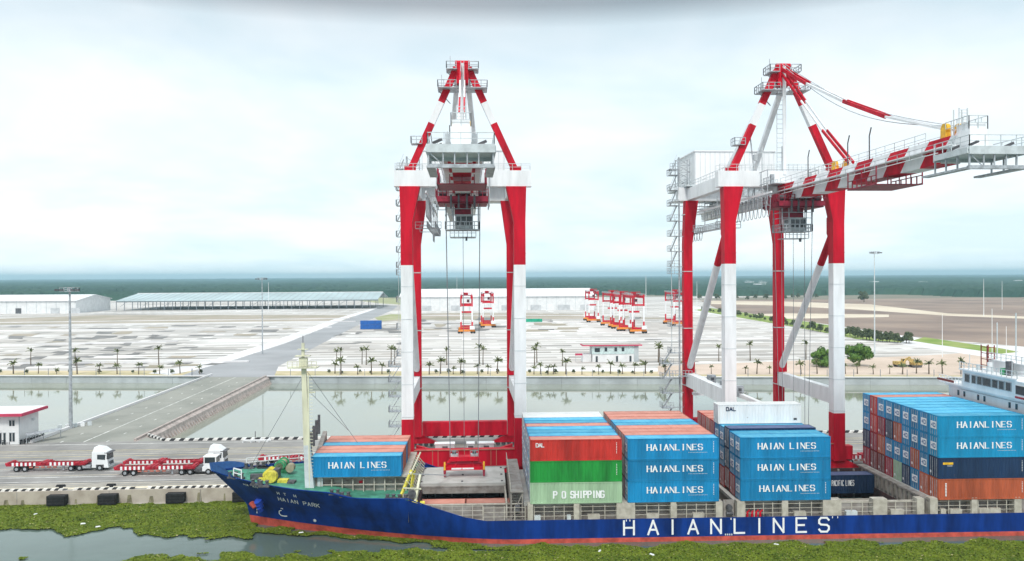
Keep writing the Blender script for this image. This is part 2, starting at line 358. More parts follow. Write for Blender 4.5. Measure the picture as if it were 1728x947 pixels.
# sunken grey storage bays: individual slabs
random.seed(3)
b = MB()
for (y, x0, x1, n) in ((598, 0, 250, 4), (586, 40, 330, 5), (572, 0, 380, 6), (560, 60, 470, 6), (612, 20, 380, 7), (618, 0, 330, 9), (604, 0, 330, 7), (592, 60, 300, 3), (578, 0, 330, 5), (566, 0, 420, 6), (553, 640, 985, 8), (562, 560, 720, 4), (580, 560, 690, 3), (552, 20, 520, 9), (540, 700, 970, 6), (571, 1090, 1150, 2), (556, 700, 980, 6), (548, 640, 970, 8), (535, 1000, 1120, 4)):
    for i in range(n):
        cx_ = x0+(x1-x0)*(i+random.uniform(.1, .9))/n; w = random.uniform(10, 44); h = random.uniform(.5, 2.5); sk = random.uniform(8, 16)*(1 if cx_ < 600 else .3)
        jj = lambda s_: random.uniform(-s_, s_)
        y_ = y+jj(3)
        pp = poly_px([(cx_-w/2-sk*.5+jj(4), y_+h+jj(.4)), (cx_+jj(5)-sk*.4, y_+h*1.15+jj(.3)), (cx_+w/2-sk*.5+jj(4), y_+h+jj(.5)), (cx_+w/2+jj(4), y_+jj(.6)), (cx_+w/2+sk*.5+jj(5), y_-h+jj(.4)), (cx_+jj(6)+sk*.4, y_-h*.9), (cx_-w/2+sk*.5+jj(5), y_-h+jj(.4)), (cx_-w/2+jj(3), y_)], QZ+.02+.0013*i+.0001*y)
        b.poly(pp, PADG if random.random() < .7 else PADB)
tag(b.build('yard_paving'), kind='structure')

# right-hand side: curving road, green median, bare field ---------------
GRASS = mat('grass_green', (.16, .26, .035), .95, scale=.08, c2=(.30, .34, .10))
GRASSL = mat('dry_grass', (.28, .31, .14), .95, scale=.06, c2=(.42, .40, .26))
SOIL = mat('bare_soil', (.32, .24, .19), .95, scale=.012, c2=(.19, .14, .12)); 
SANDL = mat('pale_sand', (.68, .60, .48), .95, scale=.01, c2=(.55, .46, .36))
sheet('bare_field', poly_px([(1180, 507), (1750, 502), (1990, 500), (2100, 585), (1728, 585), (1600, 574), (1480, 562), (1330, 545), (1230, 530)], QZ+.012), SOIL)
sheet('sand_track', poly_px([(1290, 515), (1440, 522), (1600, 533), (1760, 539), (1900, 545), (1900, 541), (1600, 529), (1470, 514), (1330, 509), (1200, 508), (1200, 513)], QZ+.02), SANDL)
sheet('sand_track', poly_px([(1230, 531), (1330, 529), (1500, 531), (1500, 535), (1330, 538), (1240, 538)], QZ+.024), SANDL)
sheet('curving_road', poly_px([(1130, 520), (1200, 530), (1330, 549), (1480, 575), (1600, 593), (1728, 612), (1900, 640), (2100, 640), (1860, 600), (1700, 584), (1600, 578), (1480, 560), (1330, 538), (1230, 524), (1150, 514)], QZ+.026), WHITEC)
sheet('grass_median', poly_px([(1170, 523), (1240, 535), (1330, 550), (1400, 563), (1450, 573), (1520, 578), (1530, 573), (1480, 562), (1400, 549), (1330, 538), (1250, 527), (1200, 520)], QZ+.034), GRASS)
sheet('grass_bank', poly_px([(1538, 575), (1570, 580), (1640, 590), (1690, 597), (1720, 594), (1690, 588), (1600, 575), (1560, 569)], QZ+.034), GRASS)
sheet('grass_patch', poly_px([(640, 512), (700, 516), (690, 505), (655, 503), (560, 500), (450, 498), (330, 494), (240, 492), (230, 495), (340, 500), (480, 505), (600, 507)], QZ+.01), GRASSL)
sheet('grass_patch', poly_px([(632, 536), (660, 530), (690, 531), (690, 538), (640, 542)], QZ+.03), GRASSL)

# far wood: bumpy canopy reaching the horizon --------------------------
def forest():
    rows = []; d = 1330.0; ds = []
    while d < 14500: ds.append(d); d *= 1.018
    ncol = 420; vs = []; fs = []
    for i, d in enumerate(ds):
        for j in range(ncol):
            a = -.78+1.62*j/(ncol-1)
            jig = (rng.random()-.5)*.004
            x = d*math.sin(a+YAW+jig); y = d*math.cos(a+YAW)
            big = math.sin(x*.0031+1.3)*math.cos(y*.0017)+math.sin((x+y)*.0013)
            z = QZ + 5.5 + 4.5*rng.random()*(1+d/9000) + 1.2*big
            edge = math.sin(a*19)*60+math.sin(a*47)*35
            if i == 0 or d < 1380+edge: z = QZ-1.5
            vs.append((x, y, z))
    for i in range(len(ds)-1):
        for j in range(ncol-1):
            k = i*ncol+j; fs.append((k, k+1, k+ncol+1, k+ncol))
    me = bpy.data.meshes.new('far_wood'); me.from_pydata(vs, [], fs)
    me.materials.append(mat('far_wood', (.040, .085, .055), .95, scale=.006, c2=(.022, .058, .045), spec=.1, var=.3))
    o = bpy.data.objects.new('far_wood', me); col.objects.link(o); tag(o, 'dark blue green woodland stretching flat to the horizon', 'woodland', kind='stuff')
forest()

# quay ------------------------------------------------------------------
Q0, Q1 = 132.8, 172.2      # water edge and land edge of the quay deck
APR = mat('apron_concrete', (.30, .29, .28), .85, scale=.12, c2=(.20, .195, .19), bump=.1, bscale=1)
b = MB(); b.box(-420, 420, Q0+.35, Q1, QZ-.5, QZ, APR); tag(b.build('quay_deck'), kind='structure')
b = MB()
b.box(-420, 420, Q0, Q0+.35, -1.2, QZ+.003, CONC)       # capping beam / quay face
b.box(-420, 420, Q0+.3, Q1-.3, -1.5, QZ-.5, CONC)
x = -420
while x < 420: b.box(x, x+.12, Q0-.02, Q0+.02, -.8, QZ-.1, CGREY); x += 14
for i in range(46):
    xx = -82+i*3.3+random.uniform(-1, 1); hh = random.uniform(.5, 1.3); ww = random.uniform(.2, .9); b.poly([(xx, Q0-.008, .2), (xx+ww, Q0-.008, .2), (xx+ww*.8, Q0-.008, .3+hh), (xx+ww*.2, Q0-.008, .25+hh)], mat('quay_stain', (.22, .20, .13), .9, var=.3, scale=1))
tag(b.build('quay_wall'), 'long beige concrete quay face above the green weed', 'quay wall')
BW = mat('kerb_black', (.04, .04, .045), .8)
KW = mat('kerb_white', (.74, .73, .70), .8)
def striped(name, a, c, w, h, step, label, m1=BW, m2=KW, z=QZ):
    a = Vector(a); c = Vector(c); L = (c-a).length; n = int(L/step); mb = MB(); d = (c-a)/n
    s_ = Vector((-d.y, d.x, 0)).normalized()*w/2; sk = d.normalized()*h*.8; up = Vector((0, 0, h))
    for i in range(n):
        p = a+d*i; q = a+d*(i+1)
        mb.hexa([p-s_, q-s_, q+s_, p+s_, p-s_+up+sk, q-s_+up+sk, q+s_+up+sk, p+s_+up+sk], m1 if i % 2 else m2)
    return tag(mb.build(name), label, 'kerb')
striped('striped_kerb', (-130, Q0+.55, QZ), (-63.3, Q0+.55, QZ), .4, .30, .62, 'black and white striped kerb along the quay edge by the first two bollards')
striped('striped_kerb', (-61.7, Q0+.55, QZ), (-52.4, Q0+.55, QZ), .4, .30, .62, 'short striped kerb on the quay edge between two black bollards')
striped('striped_kerb', (-50.4, Q0+.55, QZ), (130, Q0+.55, QZ), .4, .30, .62, 'black and white striped kerb on the quay edge running behind the bow')
striped('striped_kerb', gp(278, 744), gp(2100, 722), .5, .45, .95, 'black and white striped kerb between the roadway and the pond')
striped('striped_kerb', gp(249, 735), gp(277, 744), .5, .45, .8, 'short slanting striped kerb at the foot of the causeway')
# painted lines and rails on the apron
LINEC = mat('line_cream', (.62, .56, .44), .8, var=.2, scale=.6); LINEW = mat('line_white', (.66, .66, .64), .8, var=.25, scale=.5); LINEY = mat('line_yellow', (.60, .50, .24), .8, var=.25, scale=.5)
RAILD = mat('rail_slot', (.14, .12, .11), .7, var=.2)
b = MB()
def line(y, w, m, x0=-420, x1=420, z=QZ+.004): b.poly([(x0, y, z), (x1, y, z), (x1, y+w, z), (x0, y+w, z)], m)
line(Q0+.9, 1.5, LINEC); line(Q0+3.0, .16, LINEC); line(Q0+3.3, .18, RAILD); line(Q0+3.6, .18, LINEC); line(Q0+4.6, .22, LINEC); line(Q0+5.4, .16, RAILD); line(Q0+6.0, .2, LINEW)
line(Q0+9.2, .3, LINEW); line(Q0+10.4, .22, LINEC); line(Q0+14.6, .22, LINEW); line(Q0+15.8, .22, LINEC); line(Q0+20.2, .25, LINEW); line(Q0+21.3, .2, LINEC)
line(Q0+25.4, .2, LINEY); line(Q0+27.2, .22, LINEC); line(Q0+28.9, .16, LINEC); line(Q0+29.4, .18, RAILD); line(Q0+29.8, .16, LINEC); line(Q0+30.8, .2, LINEY); line(Q0+36.8, .3, LINEW)
x = -110
while x < 100: b.poly([(x, Q0+12.6, QZ+.008), (x+3, Q0+12.6, QZ+.008), (x+3, Q0+12.8, QZ+.008), (x, Q0+12.8, QZ+.008)], LINEW); x += 8
tag(b.build('apron_markings'), kind='structure')

# causeway across the pond
CAUS = mat('causeway_concrete', (.30, .30, .27), .9, scale=.1, c2=(.23, .235, .21))
cl0, cr0, cr1, cl1 = gp(62, 745), gp(240, 737.5), gp(447, 636.3), gp(359, 633)
b = MB()
def slab(pts, z0, z1, m): b.hexa([(p.x, p.y, z0) for p in pts]+[(p.x, p.y, z1) for p in pts], m)
cl0.y = Q1-.02; cr0.y = Q1-.02
slab([cl0, cr0, cr1, cl1], -.8, QZ-.004, CAUS); tag(b.build('causeway'), kind='structure')
# widening at the foot
sheet('causeway_flare', [(cr0.x-.2, Q1-.05), (gp(278, 744).x, Q1-.05), (cr0.x-.2, Q1+5.0)], CAUS, QZ-.01)
def along(p, q, t): return p+(q-p)*t
for (p, q, lab, side) in ((cl0, cl1, 'low white concrete parapet on the left edge of the causeway', -1), (cr0, cr1, 'pink white concrete parapet on the right edge of the causeway', 1)):
    b = MB(); n = 30; m2 = PINKB if side > 0 else WHITEC
    b.beam(p+Vector((side*.3, 0, .25)), q+Vector((side*.3, 0, .25)), .5, .6, m2)
    if side > 0:
        b.hexa([(p.x+.55, p.y, -.9), (p.x+2.3, p.y, -.9), (q.x+2.3, q.y, -.9), (q.x+.55, q.y, -.9), (p.x+.55, p.y, QZ+.1), (p.x+1.5, p.y, QZ-.3), (q.x+1.5, q.y, QZ-.3), (q.x+.55, q.y, QZ+.1)], PINKB)
        for i in range(60):
            c = along(p, q, i/60); b.hexa([(c.x+1.2, c.y, 0), (c.x+2.7, c.y+.3, -.3), (c.x+2.7, c.y+.9, -.3), (c.x+1.2, c.y+.9, 0), (c.x+.9, c.y, 1.6), (c.x+1.7, c.y, 1.2), (c.x+1.7, c.y+.9, 1.2), (c.x+.9, c.y+.9, 1.6)], PINKB)
    tag(b.build('causeway_parapet'), lab, 'parapet')
b = MB()
for i in range(26):
    for s_, L in ((.5, .022), (.27, .012), (.73, .012)):
        if s_ != .5 and i % 2: continue
        t0 = i/26; t1 = t0+(.036 if s_ == .5 else L)
        a0 = along(cl0, cl1, t0)+(along(cr0, cr1, t0)-along(cl0, cl1, t0))*s_; a1 = along(cl0, cl1, t1)+(along(cr0, cr1, t1)-along(cl0, cl1, t1))*s_
        w = .12
        b.poly([(a0.x-w, a0.y, QZ+.002), (a0.x+w, a0.y, QZ+.002), (a1.x+w, a1.y, QZ+.002), (a1.x-w, a1.y, QZ+.002)], LINEW)
tag(b.build('causeway_markings'), kind='structure')

# far pond wall, left and right of the causeway mouth
def pwall(xa, xb, lab):
    mb = MB(); pa = Vector((xa, wall_y(xa), 0)); pb = Vector((xb, wall_y(xb), 0)); n = max(2, int((xb-xa)/12))
    for i in range(n):
        p = pa.lerp(pb, i/n); q = pa.lerp(pb, (i+1)/n) - (pb-pa).normalized()*.06
        mb.hexa([(p.x, p.y, -1), (q.x, q.y, -1), (q.x, q.y+.8, -1), (p.x, p.y+.8, -1), (p.x, p.y, QZ+.12), (q.x, q.y, QZ+.12), (q.x, q.y+.8, QZ+.12), (p.x, p.y+.8, QZ+.12)], WALLC)
    mb.beam(pa+Vector((0, -.05, QZ+.25)), pb+Vector((0, -.05, QZ+.25)), .9, .22, WHITEC)
    return tag(mb.build('pond_wall'), lab, 'retaining wall')
pwall(-500, cl1.x, 'pale blue grey retaining wall of the pond left of the causeway')
pwall(cr1.x, 520, 'long pale blue grey retaining wall of the pond right of the causeway')
# ================================================================== QUAY CRANES
def make_crane(cx, trolley_y, where, n_rope_z):
    W = 9.2; G = 26.0; zz = lambda z: z-QZ         # z given above water
    root = empty('gantry_crane', (cx, Q0+3.4, QZ), 0, 'red and white quay crane '+where, 'crane', 'two red and white quay cranes')
    for sx in (-1, 1):
        # front leg: red foot, white middle, red top flaring inwards
        b = MB(); x = sx*W
        b.box(x-.98, x+.98, -.98, .98, zz(4.2), zz(12.15), RED)
        b.box(x-.95, x+.95, -.95, .95, zz(12.15), zz(37.2), WHITE)
        b.box(x-.95, x+.95, -.95, .95, zz(37.2), zz(44.2), RED)
        xi = x-sx*.55
        for k in range(7):
            z = 7.2+k*5.3; b.box(x-1.0, x+1.0, -1.0, 1.0, zz(z), zz(z+.07), RED if z < 12 or z > 37 else PGREY)
        b.frustum(x, 0, 1.9, 1.9, zz(44.2), xi, 0, 3.3, 2.2, zz(50.0), RED)
        b.build('leg', root)
        # rear leg, red all the way
        b = MB()
        b.box(x-.85, x+.85, G-.85, G+.85, zz(4.2), zz(41.5), RED)
        b.frustum(x, G, 1.7, 1.7, zz(41.5), x-sx*.75, G, 2.5, 2.0, zz(50.0), RED)
        b.box(x-.95, x+.95, G-1.9, G-.8, zz(16.2), zz(18.3), RED)
        lg = b.build('leg', root)
        for k in range(8):
            mb = MB(); z = 8+k*5.6; mb.box(x-.92, x+.92, G-.92, G+.92, zz(z), zz(z+.15), PGREY)
            mb.build('band', lg) if k % 2 else None
        # lower white gusset wedge of the portal on the front side
        b = MB(); b.box(x-.6, x+.6, .97, G-.87, zz(13.5), zz(16.1), WHITE); b.build('portal_beam', root)
        b = MB()
        P1 = Vector((x, .8, zz(43.0))); P2 = Vector((x, G-1.6, zz(17.4))); t = (P1.z-zz(37.2))/(P1.z-P2.z); Pm = P1.lerp(P2, t)
        b.tube(P1, Pm, .62, RED, n=14); b.tube(Pm, P2, .62, WHITE, n=14); b.build('diagonal_brace', root, smooth=False)
        b = MB(); b.hexa([(x-.5, .9, zz(40.2)), (x+.5, .9, zz(40.2)), (x+.5, 2.7, zz(42.3)), (x-.5, 2.7, zz(42.3)), (x-.5, .9, zz(45.5)), (x+.5, .9, zz(45.5)), (x+.5, 2.7, zz(45.0)), (x-.5, 2.7, zz(45.0))], RED); b.build('gusset', root)
    for y in (0, G):
        b = MB(); b.box(-W+.96, W-.96, y-.8, y+.8, zz(4.35), zz(7.05), RED); b.box(-W-2.4, -W-.99, y-.7, y+.7, zz(4.35), zz(6.6), RED); b.box(W+.99, W+2.4, y-.7, y+.7, zz(4.35), zz(6.6), RED)
        if y == 0:
            for dx in (-5.2, -4.3, 0, 4.3, 5.2): b.box(dx-.06, dx+.06, y-.86, y-.8, zz(4.5), zz(7.0), CSAL)
            b.box(-W+1, W-1, y-.95, y-.82, zz(7.0), zz(7.15), CSAL)
        b.build('sill_beam', root)
        for sx in (-1, 1):
            bg_ = MB()
            bg_.hexa([(sx*W-4.2, y-.5, zz(2.9)), (sx*W+4.2, y-.5, zz(2.9)), (sx*W+4.2, y+.5, zz(2.9)), (sx*W-4.2, y+.5, zz(2.9)), (sx*W-1.2, y-.5, zz(4.34)), (sx*W+1.2, y-.5, zz(4.34)), (sx*W+1.2, y+.5, zz(4.34)), (sx*W-1.2, y+.5, zz(4.34))], RED)
            o = bg_.build('bogie', root)
            for k in range(8):
                w_ = MB(); xx = sx*W-3.85+k*1.1; w_.tube((xx, y-.3, zz(2.62)), (xx, y+.3, zz(2.62)), .40, DGREY, n=12); w_.build('wheel', o)
    # red inclined equaliser plates and cabinets between the sills, as seen through the portal
    b = MB()
    for sx in (-1, 1):
        b.hexa([(sx*2.2, 1.6, zz(4.6)), (sx*8.0, 1.6, zz(5.4)), (sx*8.0, 2.4, zz(5.4)), (sx*2.2, 2.4, zz(4.6)), (sx*2.2, 1.6, zz(5.6)), (sx*8.0, 1.6, zz(7.4)), (sx*8.0, 2.4, zz(7.4)), (sx*2.2, 2.4, zz(5.6))], RED)
    b.build('equaliser_plate', root)
    for dx, w in ((-3.3, 3.2), (1.0, 1.2), (3.6, 2.6)):
        b = MB(); b.box(dx-w/2, dx+w/2, 2.6, 4.2, zz(5.2), zz(7.3), PGREY); b.box(dx-.4, dx+.5, 2.55, 2.6, zz(5.6), zz(7.0), DGREY); b.box(dx-w/2-.1, dx+w/2+.1, 2.5, 4.3, zz(7.3), zz(7.42), WHITE); b.build('electrical_cabinet', root)
    # upper cross beams and side ties
    for y in (0, G):
        b = MB(); b.box(-11.2, 11.2, y-.95, y+.95, zz(50.0), zz(52.6), WHITE)
        b.rail([(-11, y-.9, zz(52.6)), (11, y-.9, zz(52.6))], PGREY, post=1.4); b.rail([(-11, y+.9, zz(52.6)), (11, y+.9, zz(52.6))], PGREY, post=1.4)
        b.build('cross_beam', root)
    for sx in (-1, 1):
        b = MB(); b.box(sx*8.7-.7, sx*8.7+.7, .97, G-.97, zz(50.1), zz(52.4), WHITE)
        b.rail([(sx*9.3, 1, zz(52.4)), (sx*9.3, G-1, zz(52.4))], PGREY, post=1.8); b.build('side_tie_beam', root)
    # girder (landside) and striped boom (waterside)
    def boxgirder(y0, y1, mtop, b, cap=True):
        prof = [(-1.1, 47.4), (1.1, 47.4), (1.25, 48.75), (1.65, 48.75), (1.65, 49.98), (-1.65, 49.98), (-1.65, 48.75), (-1.25, 48.75)]
        n = len(prof); base = len(b.v)
        for y in (y0, y1): b.v += [(x, y, zz(z)) for x, z in prof]
        k = b.mi(mtop)
        for i in range(n): j = (i+1) % n; b.f.append((base+i, base+j, base+n+j, base+n+i)); b.m.append(k)
        if cap: b.f.append(tuple(base+i for i in reversed(range(n)))); b.m.append(k); b.f.append(tuple(base+n+i for i in range(n))); b.m.append(k)
    b = MB(); boxgirder(-2.2, 44, WHITE, b)
    for sx in (-1, 1): b.box(sx*2.05-.4, sx*2.05+.4, -2.2, 44, zz(48.5), zz(48.72), WHITE)
    b.rail([(-1.6, -2, zz(49.98)), (-1.6, 44, zz(49.98))], PGREY, post=2); b.build('main_girder', root)
    # stripes slant: cut the boom with sheared bands
    b = MB(); ys = [-2.0-4.2*i for i in range(0, 12)]; sh = 1.15
    for i in range(11):
        y0, y1 = ys[i], ys[i+1]; m_ = (RED if i % 2 == 0 else WHITE)
        prof = [(-1.1, 47.4), (1.1, 47.4), (1.25, 48.75), (1.65, 48.75), (1.65, 49.98), (-1.65, 49.98), (-1.65, 48.75), (-1.25, 48.75)]
        base = len(b.v)
        for y in (y0, y1):
            for x, z in prof:
                yy = y - (z-47.4)*sh
                if i == 0 and y == y0: yy = y
                b.v.append((x, yy, zz(z)))
        k = b.mi(m_)
        for q in range(8): j = (q+1) % 8; b.f.append((base+q, base+8+q, base+8+j, base+j)); b.m.append(k)
    b.f.append(tuple(base+8+q for q in reversed(range(8)))); b.m.append(b.mi(WHITE))
    yend = ys[-1]; base = len(b.v); prof = [(-.95, 47.6), (.95, 47.6), (1.0, 48.75), (1.05, 48.75), (1.05, 50.3), (-1.05, 50.3), (-1.05, 48.75), (-1.0, 48.75)]
    for y in (yend+.5, -53.4):
        for x, z in prof: b.v.append((x, y-(z-47.4)*(sh if y > -52 else 0), zz(z)))
    k = b.mi(WHITE)
    for q in range(8): j = (q+1) % 8; b.f.append((base+q, base+8+q, base+8+j, base+j)); b.m.append(k)
    b.f.append(tuple(base+i for i in range(8))); b.m.append(k); b.f.append(tuple(base+8+i for i in reversed(range(8)))); b.m.append(k)
    for sx in (-1, 1): b.box(sx*2.0-.35, sx*2.0+.35, -52, -2.6, zz(48.78), zz(48.92), WHITE)
    bm_ = b.build('boom', root)
    b = MB(); b.rail([(-1.5, -3, zz(49.98)), (-1.5, -46, zz(49.98))], PGREY, post=2.2, r=.03); b.rail([(1.5, -3, zz(49.98)), (1.5, -46, zz(49.98))], PGREY, post=2.2, r=.03)
    for y in (-14, -27, -33): b.beam((-1.5, y, zz(50)), (-1.5, y, zz(53)), .12, .12, DGREY); b.beam((-1.5, y, zz(53)), (-1.5, y-.5, zz(54)), .12, .12, DGREY)
    b.build('walkway_rail', bm_)
    # boom tip platform
    b = MB(); ya, yb = -56.8, -50.6
    b.box(-3.25, 3.25, ya, yb, zz(47.55), zz(47.7), PGREY)
    for y in (ya, yb): b.box(-3.25, 3.25, y-.12, y+.12, zz(47.2), zz(48.0), PGREY)
    for x in (-3.25, 3.25): b.box(x-.12, x+.12, ya+.13, yb-.13, zz(47.3), zz(47.9), PGREY)
    b.box(-3.2, 3.2, ya, ya+.5, zz(45.75), zz(46.1), GALV); b.box(-3.3, -2.5, ya+.52, yb+2.2, zz(45.8), zz(46.0), GALV); b.box(2.5, 3.3, ya+.52, yb+2.2, zz(45.8), zz(46.0), GALV)
    for y in (ya+.2, -54.6, -52.6, yb):
        for x in (-3.1, 3.1): b.beam((x, y, zz(46.0)), (x, y, zz(47.3)), .14, .14, GALV)
    for x in (-1.7, -.6, .6, 1.7): b.beam((x, ya+.1, zz(46.1)), (x, ya+.1, zz(47.2)), .12, .12, GALV)
    b.beam((-3.0, ya+.2, zz(47.2)), (-1.8, ya+.2, zz(46.1)), .08, .08, GALV)
    b.rail([(-3.2, ya, zz(48.0)), (3.2, ya, zz(48.0))], PGREY, post=1.3); b.rail([(-3.2, ya, zz(48)), (-3.2, yb, zz(48))], PGREY); b.rail([(3.2, ya, zz(48)), (3.2, yb, zz(48))], PGREY)
    for x, y in ((-2.2, -56), (2.1, -55), (-2.3, -53), (2.4, -52)): b.beam((x-.5, y, zz(48.2)), (x+.4, y, zz(48.6)), .3, .25, DGREY)
    b.build('tip_platform', root)
    b = MB()
    b.box(-.9, .9, -53.0, -51.0, zz(50.32), zz(51.0), WHITE); b.rail([(-1.0, -53.2, zz(50.3)), (1.0, -53.2, zz(50.3)), (1.0, -49, zz(50.3))], PGREY, h=1.4, post=.9); b.rail([(-1.0, -53.2, zz(50.3)), (-1.0, -49, zz(50.3))], PGREY, h=1.4, post=.9)
    for x in (-.45, .45):
        b.beam((x, -50.6, zz(50.3)), (x, -50.6, zz(53.0)), .1, .1, PGREY); b.beam((x, -49.6, zz(50.3)), (x, -49.6, zz(53.0)), .1, .1, PGREY)
    for k in range(8): b.beam((-.45, -50.6, zz(50.5+k*.33)), (.45, -50.6, zz(50.5+k*.33)), .06, .06, PGREY)
    b.build('tip_housing', root)
    for (y, z) in ((-48.6, 50.9), (-21.5, 50.6)):
        for sx in (-1, 1):
            b = MB(); b.tube((sx*.75-.22, y, zz(z+.2)), (sx*.75+.22, y, zz(z+.2)), .62, YEL, n=16); b.box(sx*.75-.3, sx*.75+.3, y-.5, y+.5, zz(49.9), zz(z+.1), YEL); b.build('sheave', root)
    # A-frame
    for sx in (-1, 1):
        A = Vector((sx*8.6, 0, zz(52.6))); B = Vector((sx*.95, 0, zz(69.4))); ts = [0, .455, .66, 1]
        b = MB()
        for (t0, t1, m_) in ((0, .46, RED), (.46, .665, WHITE), (.665, 1, RED)): b.beam(A.lerp(B, t0), A.lerp(B, t1), 1.05, 1.05, m_)
        b.box(sx*8.6-.9, sx*8.6+.9, -.7, .7, zz(52.6), zz(53.3), RED)
        b.build('a_frame_leg', root)
        b = MB(); b.beam((sx*.8, .4, zz(68.6)), (sx*3.0, 25.6, zz(52.7)), .8, .8, WHITE); b.build('back_stay', root)
        b = MB(); b.beam(A.lerp(B, .42)+Vector((0, .6, 0)), (sx*4.4, 1.2, zz(52.8)), .16, .16, GALV); b.build('a_frame_strut', root) if sx < 0 else None
        # folding outer forestay and inner forestay
        b = MB(); pts = [(0.3, 70.0), (-10.7, 64.8), (-23.1, 59.5), (-34.8, 55.1), (-48.5, 51.0)]; mm = (RED, WHITE, RED, WHITE)
        for (p, q, m_, w) in zip(pts, pts[1:], mm, (.55, .38, .5, .26)): b.beam((sx*.32, p[0], zz(p[1])), (sx*.32, q[0], zz(q[1])), .22, w, m_)
        b.build('forestay', root)
        b = MB(); pts = [(-.5, 69.0), (-8.7, 62.6), (-16.4, 56.6), (-24.8, 50.7)]
        for (p, q, m_, w) in zip(pts, pts[1:], (RED, WHITE, RED), (.4, .24, .4)): b.beam((sx*.36, p[0], zz(p[1])), (sx*.36, q[0], zz(q[1])), .2, w, m_)
        b.build('forestay', root)
        b = MB(); r_ = []
        for i in range(15):
            t = i/14; y = -.3-48.5*t; z = 70.6-19.2*t - 3.6*math.sin(math.pi*t)*(.55 if sx > 0 else .85); r_.append((sx*.25, y, zz(z)))
        for p, q in zip(r_, r_[1:]): b.tube(p, q, .05, GALV, n=5, cap=False)
        b.build('boom_hoist_rope', root)
    b = MB()
    b.box(-1.0, 1.0, -.8, .8, zz(66.8), zz(70.2), RED); b.tube((-1.2, -.4, zz(70.1)), (1.2, -.4, zz(70.1)), .45, RED, n=14); b.box(-.25, .25, -1.1, -.8, zz(52), zz(70), WHITE)
    for i in range(18): b.box(-.55, .55, .9, 1.0, zz(53.5+i*.8), zz(53.58+i*.8), PGREY)
    for x in (-.55, .55): b.box(x-.05, x+.05, .9, 1.0, zz(52.7), zz(67), PGREY)
    b.build('apex_head', root)
    for (z, w, d, n) in ((68.9, 2.6, 1.6, 1), (65.8, 4.0, 2.0, 2)):
        b = MB(); b.box(-w, -.9, -d, d, zz(z), zz(z+.14), GALV); b.box(.9, w, -d, d, zz(z), zz(z+.14), GALV); b.box(-.9, .9, .85, d, zz(z), zz(z+.14), GALV)
        b.rail([(-w, -d, zz(z+.14)), (-1, -d, zz(z+.14))], GALV, post=.9, r=.05); b.rail([(1, -d, zz(z+.14)), (w, -d, zz(z+.14))], GALV, post=.9, r=.05)
        b.rail([(-w, -d, zz(z+.14)), (-w, d, zz(z+.14)), (w, d, zz(z+.14)), (w, -d, zz(z+.14))], GALV, post=.9, r=.05)
        b.beam((-w, 0, zz(z)), (-w+2, 0, zz(z-2.2)), .14, .14, GALV); b.beam((-w+.6, .3, zz(z)), (-w+.6, .3, zz(z+2.6)), .08, .08, GALV)
        b.build('apex_platform', root)
    b = MB()
    b.box(-8.4, -6.6, -1.0, 1.0, zz(56.9), zz(57.0), GALV); b.rail([(-8.4, -1, zz(57)), (-6.6, -1, zz(57))], GALV, r=.05, post=.7); b.rail([(-8.4, -1, zz(57)), (-8.4, 1, zz(57))], GALV, r=.05, post=.7)
    b.build('a_frame_platform', root)
    # machinery house on the landside, with walkway and small masts
    b = MB(); b.box(-8.0, 8.0, G-1.5, G+11, zz(53.0), zz(59.6), ROOFW)
    for i in range(13):
        for sx in (-1, 1): b.box(sx*8.03-.03, sx*8.03+.03, G-1.1+i*.93, G-1.02+i*.93, zz(53.1), zz(59.5), PGREY)
    for i in range(17): b.box(-7.9+i*.98-.03, -7.9+i*.98+.03, G-1.56, G-1.51, zz(53.1), zz(59.5), PGREY)
    b.box(-8.2, 8.2, G-1.7, G+11.2, zz(59.6), zz(59.8), ROOFW)
    b.build('machinery_house', root)
    b = MB(); b.box(-10, 10, G-3.0, G+12.5, zz(52.65), zz(52.9), PGREY); b.rail([(-10, G-3, zz(52.9)), (10, G-3, zz(52.9))], PGREY); b.rail([(-10, G-3, zz(52.9)), (-10, G+12.5, zz(52.9))], PGREY)
    b.box(-10, 10, G+1, G+12.4, zz(50.6), zz(50.8), PGREY)
    for y in (G+3, G+11): b.box(-8.5, 8.5, y-.3, y+.3, zz(50.8), zz(52.6), PGREY)
    b.build('house_deck', root)
    b = MB(); 
    for x in (-2.0, 1.5): b.beam((x, 4, zz(52)), (x, 4, zz(57.5)), .16, .16, PGREY)
    b.beam((-4.2, 4, zz(56.3)), (1.9, 4, zz(56.3)), .12, .12, PGREY); b.box(-3.5, -2.9, 3.7, 4.3, zz(55.0), zz(56.0), PGREY); b.build('instrument_mast', root)
    # maintenance deck with clutter over the hinge
    b = MB(); b.box(-3.6, 3.6, -5.5, 4, zz(50.02), zz(50.16), PGREY)
    b.rail([(-3.6, -5.5, zz(50.16)), (-3.6, 4, zz(50.16))], GALV, post=1.0, r=.04); b.rail([(3.6, -5.5, zz(50.16)), (3.6, 4, zz(50.16))], GALV, post=1.0, r=.04)
    for (x, y, w, h) in ((-2.9, -3, .5, 1.6), (2.6, -2, .6, 1.2), (-2.5, 2, .8, 1.0), (2.9, 1.8, .4, 1.9)): b.box(x-w/2, x+w/2, y-.4, y+.4, zz(50.16), zz(50.16+h), GALV)
    b.build('hinge_deck', root)
    rg = random.Random(4); b = MB()      # lattice service frame round the hinge
    for x in (-4.2, 4.2):
        for y in (-4.5, -1.6, 1.6, 4.5): b.beam((x, y, zz(46.6)), (x, y, zz(52.4)), .11, .11, GALV)
        for z in (46.6, 48.3, 50.2, 52.3): b.beam((x, -4.5, zz(z)), (x, 4.5, zz(z)), .1, .1, GALV)
        b.beam((x, -4.5, zz(46.6)), (x, -1.6, zz(50.2)), .08, .08, GALV); b.beam((x, 4.5, zz(46.6)), (x, 1.6, zz(50.2)), .08, .08, GALV)
